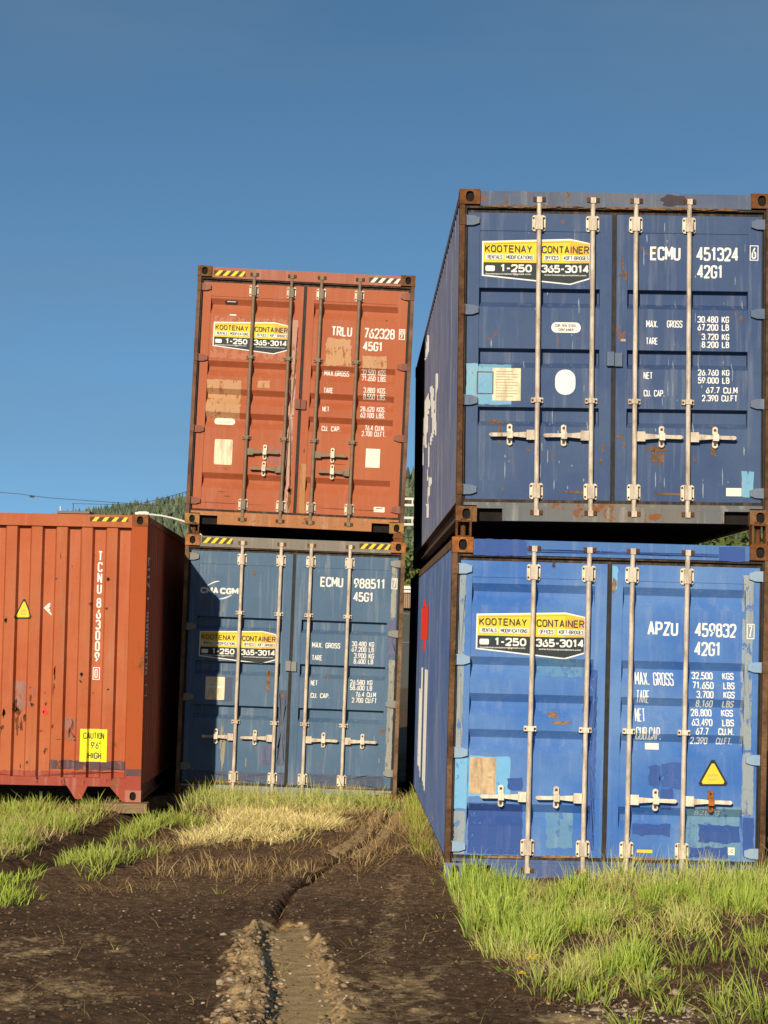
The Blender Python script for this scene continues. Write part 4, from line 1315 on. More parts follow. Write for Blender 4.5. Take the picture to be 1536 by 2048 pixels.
stacking_cone(S_L1, S_L2, Wd - .085, 'solid', 'solid brown stacking cone under the right corner of the orange-red container', M['rust'])

# ------------------------------------------------------------------ ground
RNG = np.random.default_rng(11)
_perm = np.random.default_rng(5).random((256, 256))
def vnoise(x, y):
    xi, yi = np.floor(x).astype(int), np.floor(y).astype(int)
    fx, fy = x - xi, y - yi
    fx = fx * fx * (3 - 2 * fx); fy = fy * fy * (3 - 2 * fy)
    g = lambda i, j: _perm[i & 255, j & 255]
    return (g(xi, yi) * (1 - fx) + g(xi + 1, yi) * fx) * (1 - fy) + (g(xi, yi + 1) * (1 - fx) + g(xi + 1, yi + 1) * fx) * fy
def fbm(x, y, oct=4, g=.5):
    s, a, t = 0, 1, 0
    for k in range(oct):
        s = s + a * (vnoise(x * 2 ** k + 17 * k, y * 2 ** k + 31 * k) - .5); t += a; a *= g
    return s / t
def pl_dist(x, y, pts):
    """distance to a polyline and the parameter along it"""
    best = np.full(x.shape, 1e9); par = np.zeros(x.shape); side = np.zeros(x.shape)
    for i in range(len(pts) - 1):
        (ax, ay), (bx, by) = pts[i], pts[i + 1]
        dx, dy = bx - ax, by - ay
        t = np.clip(((x - ax) * dx + (y - ay) * dy) / (dx * dx + dy * dy), 0, 1)
        d = np.hypot(x - ax - dx * t, y - ay - dy * t)
        m = d < best
        best = np.where(m, d, best); par = np.where(m, i + t, par)
        side = np.where(m, np.sign((x - ax) * dy - (y - ay) * dx), side)
    return best, par, side
TRACK = [gnd(*p) for p in ((612, 2120), (606, 2040), (604, 1985), (592, 1930), (574, 1885), (568, 1845))]
RUTL = [gnd(*p) for p in ((552, 1850), (565, 1812), (592, 1778), (640, 1745), (690, 1712), (735, 1680), (765, 1650), (782, 1620))]
RIDGE = [gnd(*p) for p in ((472, 2120), (488, 2030), (506, 1965), (508, 1910), (526, 1862))]
RIDGE_R = [gnd(*p) for p in ((665, 2120), (668, 2040), (655, 1980), (640, 1930), (610, 1880))]
FAINT = [gnd(*p) for p in ((745, 2120), (755, 1990), (762, 1900), (775, 1840), (800, 1750))]
RUT2 = [gnd(*p) for p in ((-40, 1768), (60, 1735), (150, 1700), (240, 1652), (320, 1622), (345, 1607))]
LIGHT_RUT = [gnd(*p) for p in ((690, 1712), (735, 1680), (765, 1650), (782, 1620))]
def smooth(d, a, b): 
    t = np.clip((d - a) / (b - a), 0, 1); return 1 - t * t * (3 - 2 * t)
def ground_fields(x, y):
    near = smooth(np.hypot(x, y - 18), 14, 30)
    dT, pT, sT = pl_dist(x, y, TRACK); dR, pR, sR = pl_dist(x, y, RUTL); dG, pG, _ = pl_dist(x, y, RIDGE)
    dH, pH, _ = pl_dist(x, y, RIDGE_R); dF, _, _ = pl_dist(x, y, FAINT); d2, _, s2 = pl_dist(x, y, RUT2); dL, _, _ = pl_dist(x, y, LIGHT_RUT)
    w = .05 * fbm(x * 4, y * 4, 3)
    h = .035 * fbm(x * .9, y * .9, 3) + .040 * fbm(x * 5, y * 5, 4, .6) + .026 * fbm(x * 16, y * 16, 4, .62)
    clod = np.clip(fbm(x * 13, y * 13, 3) * 2.2, 0, 1)
    ridge = smooth(dG + w * 3, .03, .22) ; ridger = smooth(dH + w, .03, .20)
    h = h + ridge * (.028 + .075 * clod) + ridger * (.012 + .05 * clod)
    tr = smooth(dT + w * 1.2, .12, .20)
    rt = smooth(dR + w * 2.2, .0, .05)
    h = h * (1 - .8 * tr) - .042 * tr - .052 * rt
    h = h + .018 * smooth(np.abs(dR - .13) + w * 2, .02, .12) * (sR < 0)
    h = h - .05 * smooth(d2 + w * 2, .05, .28) + .05 * smooth(np.abs(d2 - .45) + w, .05, .3)
    h = np.where(near > 0, h * near, 0)
    # the soil stays below what stands on it
    sand = np.clip(tr * .95 + smooth(dG + w * 3.5, .08, .26) * (.35 + .6 * clod) + smooth(dH + w * 4, .0, .22) * .6 + .85 * smooth(np.abs(dL - .09) + w * .8, .03, .11) + .36 * smooth(dF + w * 2, .03, .16), 0, 1)
    patch = np.clip(fbm(x * 1.4 + 7, y * 1.0, 5, .62) * 3.4 + .18, 0, 1) * smooth(y, 13.8, 16.5)
    sand = np.clip(np.maximum(sand, .62 * patch), 0, 1)
    dark = np.clip(np.maximum(.5 * smooth(-(y + 1.2 * fbm(x * 1.2, y * 1.2, 3)), -15.2, -17.0) * (1 - .7 * sand), 1.0 * smooth(dR + w * 1.6, .012, .055)), 0, 1)
    dark = np.clip(np.maximum(dark, .9 * smooth(d2 + w * 2, .05, .30)), 0, 1)
    return h, sand, dark
def H(x, y): return ground_fields(np.asarray(x, float), np.asarray(y, float))[0]

xs = np.concatenate([-np.geomspace(9000, 6.2, 26), np.linspace(-5.2, 4.4, 640), np.geomspace(5.2, 9000, 26)])
ys = np.concatenate([-np.geomspace(9000, 4, 16), np.linspace(2, 9.6, 12), np.linspace(10.2, 19, 520), np.linspace(19.03, 27.5, 280), np.geomspace(29, 9000, 26)])
gx, gy = np.meshgrid(xs, ys)
h, sand, dark = ground_fields(gx, gy)
nx, ny = len(xs), len(ys)
idx = np.arange(nx * ny).reshape(ny, nx)
quads = np.stack([idx[:-1, :-1], idx[:-1, 1:], idx[1:, 1:], idx[1:, :-1]], -1).reshape(-1, 4)
b = NB('soil')
v = b.coord()
sa = b.attr('sand').outputs['Fac']; da = b.attr('dark').outputs['Fac']
n1 = b.noise(v, 2.2, 6, .62); n2 = b.noise(v, 14, 7, .68); n3 = b.noise(v, 75, 5, .7)
soil = b.mix(b.ramp(n1, .35, .68), (.090, .045, .022), (.210, .122, .062))
soil = b.mix(b.ramp(n2, .42, .66), soil, (.30, .19, .098))
soil = b.mix(b.ramp(n3, .40, .62, 0, .65), soil, (.045, .025, .016))
sandc = b.mix(b.ramp(n2, .36, .66), (.46, .30, .135), (.70, .50, .25))
sandc = b.mix(b.ramp(n3, .42, .64, 0, .5), sandc, (.22, .14, .07))
sf = b.ramp(b.math('ADD', sa, b.math('MULTIPLY', b.math('SUBTRACT', n2, .5), 1.1)), .30, .62)
col = b.mix(sf, soil, sandc)
col = b.mix(b.math('MULTIPLY', da, .75), col, (.014, .009, .006))
grit = b.noise(v, 210, 3, .6)
col = b.mix(b.ramp(grit, .68, .74, 0, .6), col, (.42, .37, .29))
b.bump(b.math('ADD', b.math('MULTIPLY', n2, 1.0), b.math('MULTIPLY', n3, .45)), .75, .028)
m_soil = b.done(col, .95, spec=.1)
g = np_mesh('ground', np.stack([gx, gy, h], -1).reshape(-1, 3), quads, None, m_soil, {'sand': sand.ravel(), 'dark': dark.ravel()}, True)
g['kind'] = 'structure'

# ------------------------------------------------------------------ grass
b = NB('grass_blades')
ca = b.attr('tint').outputs['Color']
tr = b.n('ShaderNodeBsdfTranslucent'); ms = b.n('ShaderNodeMixShader')
ms.inputs[0].default_value = .22
b.set(tr.inputs['Color'], ca)
m_grass = b.done(ca, .55, spec=.3)
b.t.links.new(b.p.outputs[0], ms.inputs[1]); b.t.links.new(tr.outputs[0], ms.inputs[2]); b.t.links.new(ms.outputs[0], b.out.inputs['Surface'])

def in_poly(x, y, pts):
    c = np.zeros(x.shape, bool)
    n = len(pts)
    for i in range(n):
        (x1, y1), (x2, y2) = pts[i], pts[i - 1]
        t = ((y1 > y) != (y2 > y)) & (x < (x2 - x1) * (y - y1) / (y2 - y1 + 1e-12) + x1)
        c ^= t
    return c
def zone(px): return [gnd(*p) for p in px]
def scatter(pts, dens):
    a = np.array(pts); lo, hi = a.min(0), a.max(0)
    n = int((hi[0] - lo[0]) * (hi[1] - lo[1]) * dens)
    p = RNG.random((n, 2)) * (hi - lo) + lo
    j = .28 * np.stack([fbm(p[:, 0] * 2.5, p[:, 1] * 2.5, 3), fbm(p[:, 0] * 2.5 + 40, p[:, 1] * 1.5, 3)], -1) * np.array([1.0, 3.0]) + RNG.normal(0, .035, p.shape)
    return p[in_poly(p[:, 0] + j[:, 0], p[:, 1] + j[:, 1], pts)]
BL = {}
def blades(kind, p, hgt, spread, width, c0, c1, flop=.4, base=None, dirx=None, jitter=.25, tipc=None):
    """collect blades rooted at p (N,2)"""
    n = len(p)
    if n == 0: return
    hh = hgt * (1 + jitter * RNG.standard_normal(n)).clip(.3, 1.9)
    ang = RNG.random(n) * 2 * np.pi if dirx is None else dirx
    ln = spread * RNG.random(n)
    bd = flop * RNG.random(n) ** 1.5
    face = RNG.random(n) * np.pi
    wx, wy = np.cos(face), np.sin(face) * .6
    z = H(p[:, 0], p[:, 1]) - .01
    t = np.array([0, .38, .72, 1.0])
    wt = np.array([1, .9, .6, 0.12])
    V = np.zeros((n, 4, 2, 3))
    for k in range(4):
        out = hh * (ln * t[k] + bd * t[k] ** 2)
        up = hh * (t[k] - .45 * bd * t[k] ** 2)
        cx, cy, cz = p[:, 0] + np.cos(ang) * out, p[:, 1] + np.sin(ang) * out, z + up
        ww = width * wt[k] * (.7 + .6 * RNG.random(n)) / 2
        V[:, k, 0] = np.stack([cx - wx * ww, cy - wy * ww, cz], -1)
        V[:, k, 1] = np.stack([cx + wx * ww, cy + wy * ww, cz], -1)
    u = RNG.random((n, 1))
    tint = np.array(c0) * (1 - u) + np.array(c1) * u
    tint = tint * (1 + .22 * RNG.standard_normal((n, 1))).clip(.45, 1.7)
    T4 = np.repeat(tint[:, None, :], 4, 1)
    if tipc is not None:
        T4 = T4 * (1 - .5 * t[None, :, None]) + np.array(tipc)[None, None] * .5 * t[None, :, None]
    basec = np.array(base if base is not None else (.060, .045, .016))  # dark default root colour: shade low in the tufts is put into the tint
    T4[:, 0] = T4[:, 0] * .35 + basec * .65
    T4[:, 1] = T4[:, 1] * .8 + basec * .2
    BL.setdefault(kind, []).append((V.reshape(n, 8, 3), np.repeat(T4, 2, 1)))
def tufts(kind, centres, nb, radius, hgt, **kw):
    """blades fanning out from clump centres"""
    k = len(centres)
    if k == 0: return
    m = RNG.poisson(nb, k).clip(3)
    ci = np.repeat(np.arange(k), m)
    N = len(ci)
    a = RNG.random(N) * 2 * np.pi
    r = radius * np.sqrt(RNG.random(N))
    p = centres[ci] + np.stack([np.cos(a) * r, np.sin(a) * r], -1)
    sc = (.65 + .6 * RNG.random(k))[ci]
    blades(kind, p, hgt * sc, kw.pop('spread', .35), kw.pop('width', .006), kw.pop('c0'), kw.pop('c1'), dirx=a + .6 * RNG.standard_normal(N), **kw)
def flush():
    for kind, parts in BL.items():
        V = np.concatenate([a for a, _ in parts]); Cc = np.concatenate([c for _, c in parts])
        n = len(V)
        off = (np.arange(n) * 8)[:, None, None]
        q = np.array([[0, 1, 3, 2], [2, 3, 5, 4], [4, 5, 7, 6]])[None] + off
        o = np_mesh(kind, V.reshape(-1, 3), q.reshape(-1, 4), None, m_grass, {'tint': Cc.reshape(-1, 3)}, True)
        o['kind'] = 'stuff'

G0, G1 = (.25, .41, .022), (.53, .62, .07)          # fresh, sunlit blades
Y0, Y1 = (.44, .46, .08), (.62, .57, .19)            # yellowing
S0, S1 = (.48, .34, .13), (.70, .53, .25)            # straw
B0, B1 = (.20, .11, .045), (.36, .22, .09)           # rotting stalks

# grass before the bright blue container
ZR = zone(((918, 1782), (1000, 1782), (1120, 1775), (1230, 1758), (1420, 1752), (1640, 1745), (1640, 1890), (1536, 1905), (1440, 1895), (1310, 1900), (1290, 2000), (1180, 1985), (1080, 1975), (1000, 1938), (945, 1870), (925, 1800)))
BARE = [zone(z) for z in (((1120, 1872), (1200, 1868), (1215, 1905), (1130, 1912)), ((1440, 1838), (1560, 1830), (1560, 1895), (1450, 1885)), ((1130, 1790), (1300, 1775), (1290, 1810), (1150, 1818)), ((1030, 1935), (1120, 1925), (1110, 1990), (1040, 1985)), ((1300, 1880), (1400, 1885), (1390, 1920), (1320, 1930)))]
def not_bare(p, prob=.93):
    keep = np.ones(len(p), bool)
    for z in BARE: keep &= ~(in_poly(p[:, 0], p[:, 1], z) & (RNG.random(len(p)) < prob))
    return p[keep]
c = not_bare(scatter(ZR, 90))
c = c[fbm(c[:, 0] * 3.0, c[:, 1] * 2.2, 3) > -.04]
half = fbm(c[:, 0] * 1.6 + 9, c[:, 1] * 1.6, 3)
tufts('grass', c[half < .05], 30, .06, .135, c0=G0, c1=G1, spread=.30, width=.0068, flop=.55, tipc=(.36, .42, .11))
tufts('grass', c[half >= .05], 26, .065, .12, c0=G1, c1=Y1, spread=.45, width=.0058, flop=.8, tipc=(.5, .44, .2))
p = not_bare(scatter(ZR, 260), .85)
blades('grass', p, .085, .8, .006, G1, Y0, flop=.9)
ZTALL = zone(((920, 1775), (1010, 1770), (1030, 1870), (960, 1880), (935, 1850)))
tufts('grass', scatter(ZTALL, 75), 28, .07, .18, c0=(.26, .37, .04), c1=(.46, .55, .09), spread=.2, width=.0085, flop=.4)
ZBASE = zone(((1150, 1758), (1640, 1758), (1640, 1778), (1150, 1778)))
tufts('grass', scatter(ZBASE, 45), 11, .08, .15, c0=G1, c1=Y1, spread=.25, width=.006, flop=.6, tipc=(.55, .5, .26))
ZEDGE = zone(((1180, 1750), (1640, 1752), (1640, 1800), (1200, 1790)))
tufts('grass', scatter(ZEDGE, 32), 11, .07, .23, c0=G1, c1=Y1, spread=.2, width=.0055, flop=.5, tipc=(.55, .5, .26))
ZW = ZR
c = not_bare(scatter(ZW, 9))
tufts('grass', c, 12, .04, .055, c0=(.10, .17, .03), c1=(.22, .32, .05), spread=1.3, width=.020, flop=.9)
c = not_bare(scatter(ZW, 30), .3)
tufts('straw', c, 6, .09, .12, c0=S0, c1=S1, spread=.9, width=.0045, flop=1.6)
p = scatter(ZW, 500)
blades('straw', p, .035, 2.8, .006, (.22, .13, .05), S0, flop=2.4)
# lone clumps at the bottom right
for (x, y, r, hh) in ((1420, 2015, .10, .17), (1455, 2020, .09, .18), (1500, 2040, .13, .22), (1530, 2035, .13, .24), (1480, 2055, .1, .18), (1290, 2000, .12, .17), (1250, 1995, .12, .16), (1100, 2000, .11, .14), (1080, 1975, .09, .14), (1330, 1960, .05, .08), (1400, 1960, .06, .08), (1350, 2030, .06, .09), (1380, 1930, .09, .16), (1450, 1925, .12, .14), (1520, 1930, .12, .14), (1255, 2060, .1, .12), (1180, 2010, .07, .1)):
    cc = np.array([gnd(x, y)])
    tufts('grass', np.repeat(cc, 2, 0) + RNG.normal(0, r * .6, (2, 2)), 18, r * .7, hh, c0=G0, c1=Y0, spread=.55, width=.0065, flop=.7, tipc=(.42, .42, .12))
# along the side of the blue stack
ZS = zone(((806, 1606), (836, 1600), (858, 1640), (884, 1685), (906, 1735), (898, 1765), (868, 1730), (838, 1690), (815, 1650)))
c = scatter(ZS, 95)
c = c[fbm(c[:, 0] * 5, c[:, 1] * 2.5, 3) > -.09]
tufts('grass', c, 16, .07, .14, c0=(.26, .40, .03), c1=(.46, .52, .06), spread=.4, width=.0075, flop=.8, tipc=(.4, .36, .1))
tufts('straw', scatter(ZS, 60), 9, .10, .17, c0=S0, c1=B1, spread=.8, width=.006, flop=1.3)
# the base of the left stack: green behind, flattened pale straw in front
ZL = zone(((365, 1606), (450, 1600), (560, 1598), (700, 1600), (800, 1612), (800, 1625), (700, 1625), (560, 1625), (440, 1628), (375, 1632)))
tufts('grass', scatter(ZL, 60), 13, .08, .18, c0=G0, c1=Y1, spread=.35, width=.0075, flop=.7, tipc=(.5, .46, .18))
ZST = zone(((455, 1606), (560, 1600), (680, 1606), (720, 1620), (660, 1634), (690, 1650), (640, 1672), (600, 1694), (545, 1690), (500, 1672), (400, 1690), (375, 1678), (450, 1650)))
c = scatter(ZST, 120)
tufts('straw', c[fbm(c[:, 0] * 2.5, c[:, 1] * 2.0, 3) > .0], 22, .13, .095, c0=(.72, .57, .25), c1=(.88, .76, .33), spread=1.0, width=.008, flop=1.5, base=(.5, .38, .16))
p = scatter(ZST, 1100)
p = p[fbm(p[:, 0] * 3.5, p[:, 1] * 2.0, 3) > .03]
blades('straw', p, .085, 1.3, .0075, (.74, .60, .18), (.90, .77, .33), flop=1.7, base=(.5, .38, .16))
tufts('grass', scatter(ZST, 22), 9, .1, .11, c0=Y0, c1=Y1, spread=.6, width=.007, flop=1.0)
ZST2 = zone(((370, 1615), (800, 1612), (790, 1650), (640, 1690), (520, 1700), (380, 1700), (330, 1670)))
tufts('straw', scatter(ZST2, 9), 12, .12, .12, c0=S0, c1=S1, spread=1.1, width=.007, flop=1.5)
# left verge
ZV = zone(((-500, 1600), (-60, 1598), (60, 1594), (250, 1600), (330, 1618), (322, 1636), (262, 1650), (160, 1690), (60, 1722), (-60, 1760), (-500, 1790)))
def off_rut(p, r=.16):
    d, _, _ = pl_dist(p[:, 0], p[:, 1], RUT2)
    return p[d > r]
c = off_rut(scatter(ZV, 62), .30)
hh = fbm(c[:, 0] * 2.6, c[:, 1] * 1.5, 3)
tufts('grass', c[hh > -.03], 20, .10, .15, c0=G0, c1=Y0, spread=.4, width=.009, flop=.75, tipc=(.42, .42, .12))
tufts('straw', off_rut(scatter(ZV, 24), .3), 8, .12, .13, c0=S0, c1=S1, spread=.9, width=.007, flop=1.4)
blades('grass', off_rut(scatter(ZV, 200), .24), .10, .8, .007, Y0, S1, flop=1.0)
ZV2 = zone(((400, 1640), (300, 1655), (180, 1705), (70, 1752), (105, 1772), (190, 1782), (240, 1752), (330, 1712), (400, 1690)))
c = off_rut(scatter(ZV2, 60), .22)
hh = fbm(c[:, 0] * 2.6 + 3, c[:, 1] * 1.5, 3)
tufts('grass', c[hh > -.01], 18, .10, .12, c0=G0, c1=Y0, spread=.45, width=.0085, flop=.75, tipc=(.42, .42, .12))
ZV3 = zone(((-60, 1775), (20, 1760), (80, 1775), (95, 1800), (30, 1822), (-60, 1825)))
tufts('grass', scatter(ZV3, 45), 16, .11, .10, c0=G0, c1=Y0, spread=.5, width=.008, flop=.9)
# stubble of brown stalks between
ZB = zone(((180, 1790), (260, 1740), (330, 1650), (420, 1690), (560, 1700), (700, 1660), (800, 1640), (870, 1720), (900, 1770), (800, 1745), (700, 1750), (560, 1770), (430, 1775), (300, 1790)))
c = scatter(ZB, 34)
hh = fbm(c[:, 0] * 1.8 + 5, c[:, 1] * 1.8, 3)
tufts('straw', c[hh > .0], 8, .11, .10, c0=B0, c1=S0, spread=.9, width=.0058, flop=1.3, base=(.12, .07, .03))
tufts('straw', c[hh > .15], 9, .1, .12, c0=B1, c1=S1, spread=.7, width=.0055, flop=1.1, base=(.12, .07, .03))
ZN = zone(((-60, 1790), (300, 1760), (880, 1740), (960, 1880), (1010, 1960), (1200, 2010), (1560, 1960), (1560, 2130), (-60, 2130)))
p = scatter(ZN, 12)
blades('straw', p, .10, 2.6, .0045, B0, S0, flop=2.2, base=(.15, .09, .04))
tufts('grass', scatter(ZN, .5), 6, .03, .06, c0=G0, c1=S0, spread=.8, width=.004, flop=1.0)
# litter of dead leaves and chips among the grass
ZM = zone(((1130, 1985), (1300, 1920), (1440, 1880), (1600, 1830), (1600, 2000), (1300, 2030), (1000, 2000), (1000, 1930)))
blades('straw', scatter(ZM, 700), .032, 2.5, .009, (.13, .05, .025), (.36, .19, .09), flop=2.5, base=(.10, .04, .02))
flush()

# ------------------------------------------------------------------ stones
def ico(sub=1):
    bm = bmesh.new(); bmesh.ops.create_icosphere(bm, subdivisions=sub, radius=1)
    vs = np.array([v.co[:] for v in bm.verts]); fs = np.array([[v.index for v in f.verts] for f in bm.faces]); bm.free()
    return vs, fs
def stone_mat(name):
    b = NB(name)
    v = b.coord(); t = b.attr('tint').outputs['Color']
    n = b.noise(v, 30, 5, .65)
    col = b.mix(b.ramp(n, .35, .7, 0, .5), t, (.22, .16, .10))
    b.bump(b.noise(v, 60, 4), .3, .01)
    return b.done(col, .8, spec=.25)
m_stone = stone_mat('stone')
IV, IF = ico(1)
def pebbles(name, p, r0, r1, c0, c1):
    n = len(p)
    r = r0 + (r1 - r0) * RNG.random(n) ** 2.2
    sc = np.stack([r * (1 + .5 * RNG.random(n)), r * (.8 + .4 * RNG.random(n)), r * (.55 + .25 * RNG.random(n))], -1)
    a = RNG.random(n) * np.pi
    V = IV[None] * (1 + .18 * RNG.standard_normal((n, len(IV), 1))) * sc[:, None]
    x = V[..., 0] * np.cos(a)[:, None] - V[..., 1] * np.sin(a)[:, None]
    y = V[..., 0] * np.sin(a)[:, None] + V[..., 1] * np.cos(a)[:, None]
    V = np.stack([x + p[:, None, 0], y + p[:, None, 1], V[..., 2] + (H(p[:, 0], p[:, 1]) + sc[:, 2] * .25)[:, None]], -1)
    u = RNG.random((n, 1)); tint = (np.array(c0) * (1 - u) + np.array(c1) * u)
    T_ = np.repeat(tint[:, None], len(IV), 1)
    F = (IF[None] + (np.arange(n) * len(IV))[:, None, None]).reshape(-1, 3)
    o = np_mesh(name, V.reshape(-1, 3), None, F, m_stone, {'tint': T_.reshape(-1, 3)}, True)
    o['kind'] = 'stuff'
ZG1 = zone(((420, 2130), (435, 1985), (470, 1900), (515, 1845), (535, 1870), (545, 1960), (550, 2130)))
ZG2 = zone(((615, 1880), (650, 1900), (690, 1990), (715, 2130), (640, 2130), (640, 1980)))
ZG3 = zone(((1090, 2005), (1330, 1985), (1560, 1990), (1560, 2060), (1320, 2050), (1110, 2060)))
P_ = [scatter(ZG1, 330), scatter(ZG2, 170), scatter(ZG3, 380), scatter(ZN, 3)]
pebbles('pebbles', np.concatenate(P_), .003, .0135, (.26, .185, .115), (.52, .43, .32))
# clods of broken earth
pebbles('earth_clods', np.concatenate([scatter(ZG1, 520), scatter(ZG2, 420)]), .003, .022, (.12, .075, .038), (.40, .27, .14))

pebbles('soil_crumbs', np.concatenate([scatter(ZB, 200), scatter(ZN, 140)]), .003, .014, (.055, .03, .016), (.15, .088, .046))
b = NB('stone_single'); v = b.coord(); n = b.noise(v, 22, 6, .65)
m_rock = b.done(b.mix(b.ramp(n, .35, .68), (.46, .37, .25), (.30, .22, .135)), .8, spec=.25); b.bump(b.noise(v, 40, 4), .4, .01)
rk = random.Random(4)
first = None
ROCKS = ((441, 1972, .024), (462, 1972, .020), (438, 2024, .026), (452, 2046, .030), (521, 1938, .028), (496, 2010, .018), (616, 1868, .026), (601, 1841, .018), (448, 1876, .020), (1330, 1938, .022), (1350, 1993, .034), (1372, 2021, .03), (1190, 2026, .026), (1238, 2024, .022), (1275, 2018, .022), (1310, 2022, .028), (1500, 1865, .022))
BV, BF = ico(2)
protos = []
for q in range(5):
    w = BV * np.array([1.35, 1.0, .72])
    nn = np.array([vnoise(np.array([p[0] * 1.6 + q * 9 + 5]), np.array([p[1] * 1.6 + p[2] * 1.3 + q * 5 + 7]))[0] for p in BV])
    w = w * (1 + .7 * (nn[:, None] - .5))
    me = bpy.data.meshes.new('stone')
    me.from_pydata(w.tolist(), [], BF.tolist()); me.materials.append(m_rock); me.update()
    for pp in me.polygons: pp.use_smooth = True
    protos.append(me)
for i, (x, y, r) in enumerate(ROCKS):
    X, Y = gnd(x, y)
    o = bpy.data.objects.new('stone', protos[i % 5]); COL.objects.link(o)
    o.location = (X, Y, float(H([X], [Y])[0]) - r * .12); o.scale = (r, r, r); o.rotation_euler = (rk.uniform(-.3, .3), rk.uniform(-.3, .3), rk.uniform(0, 6.3))
    o['category'] = 'stone'
    if x > 900:
        o['group'] = 'pale stones beside the grass'; o['label'] = 'pale stone lying in the dark litter beside the grass'
    else:
        o['group'] = 'stones along the wheel track'; o['label'] = 'tan stone lying in the broken earth along the sandy wheel track'

# dandelions
b = NB('dandelion_petal'); m_dan = b.done((.85, .62, .02), .6)
b = NB('dandelion_stem'); m_stem = b.done((.16, .26, .05), .6)
for (x, y, lb) in ((1060, 1948, 'yellow dandelion at the left end of the grass, leftmost of three'), (1074, 1942, 'yellow dandelion beside a second one among short grass'), (1044, 1975, 'yellow dandelion lowest in the photo, over bare soil')):
    X, Y = gnd(x, y + 6)
    z0 = float(H([X], [Y])[0])
    e = empty('dandelion', lb, 'flower', Matrix.Translation((X, Y, z0)), 'dandelions in the grass')
    mb = MB(); mb.tube([(0, 0, -.01), (.004, 0, .05), (0, .003, .085)], .0022, 6); mb.build('stem', m_stem, e)
    mb = MB(); n = 16
    for ring, (rr, zz) in enumerate(((.019, .088), (.013, .094), (.007, .098))):
        for k in range(n):
            a0 = 2 * math.pi * (k + .5 * ring) / n
            mb.add([(0, 0, .086 + ring * .002), (rr * math.cos(a0 - .16), rr * math.sin(a0 - .16), zz), (rr * 1.12 * math.cos(a0), rr * 1.12 * math.sin(a0), zz + .002), (rr * math.cos(a0 + .16), rr * math.sin(a0 + .16), zz)], [(0, 1, 2, 3)])
    mb.build('flower_head', m_dan, e)

# plank under the corner of the orange container
b = NB('old_wood'); v = b.coord(scale=(2, 14, 30)); n = b.noise(v, 3, 6, .6)
m_wood = b.done(b.mix(b.ramp(n, .3, .7), (.17, .105, .055), (.33, .23, .13)), .85, spec=.1); b.bump(n, .4, .01)
A = S_T.mw @ Vector((Wd - .28, -.10, 0))
mb = MB()
vs = [(-.12, -.10, -.10), (.36, -.06, -.10), (.36, .22, -.10), (-.12, .22, -.10), (-.12, -.10, .012), (.355, -.065, -.001), (.355, .22, -.001), (-.12, .22, .0)]
vs = [(x, y, min(z, -.004) if k > 3 else z) for k, (x, y, z) in enumerate(vs)]
mb.add(vs, [(0,3,2,1),(4,5,6,7),(0,1,5,4),(1,2,6,5),(2,3,7,6),(3,0,4,7)])
o = mb.build('wooden_block', m_wood); o.location = A
tag(o, 'weathered wooden block under the right corner of the single orange container', 'block')

# ------------------------------------------------------------------ far background
# wooded hill
hb = np.array([at(x, y, 3600)[0] for x, y in ((-900, 1040), (3000, 1040))])
HY0, HY1 = 2300., 4200.
RX = np.array([at(x, 1100, 3600).x for x in (-2500, -600, -60, 60, 120, 240, 370, 600, 820, 1100, 1600, 3500)])
RZ = np.array([at(x, y, 3600).z for x, y in zip((-2500, -600, -60, 60, 120, 240, 370, 600, 820, 1100, 1600, 3500), (1275, 1190, 1085, 1062, 1050, 1032, 1015, 988, 958, 938, 925, 1100))])
def hill_z(x, y):
    t = np.clip((y - HY0) / (3600 - HY0), 0, 1)
    back = np.clip((y - 3600) / 700, 0, 1)
    top = np.interp(x * 3600 / np.maximum(y, 1), RX, RZ)
    n = fbm(x / 260., y / 260., 4) * 60 + fbm(x / 700. + 3, y / 700., 2) * 40
    return top * (t ** .85) * (1 - back * .6) + n * t * (1 - t) * 1.6 - 2
hx = np.linspace(-2600, 2600, 150); hy = np.linspace(HY0, HY1, 60)
X2, Y2 = np.meshgrid(hx, hy)
Z2 = hill_z(X2, Y2)
I2 = np.arange(X2.size).reshape(X2.shape)
b = NB('hill_floor'); v = b.coord(); m_hill = b.done(b.mix(b.noise(v, .02, 5), (.050, .075, .035), (.11, .12, .06)), .95, spec=.05)
o = np_mesh('hill', np.stack([X2, Y2, Z2], -1).reshape(-1, 3), np.stack([I2[:-1, :-1], I2[:-1, 1:], I2[1:, 1:], I2[1:, :-1]], -1).reshape(-1, 4), None, m_hill, None, True)
o['kind'] = 'structure'
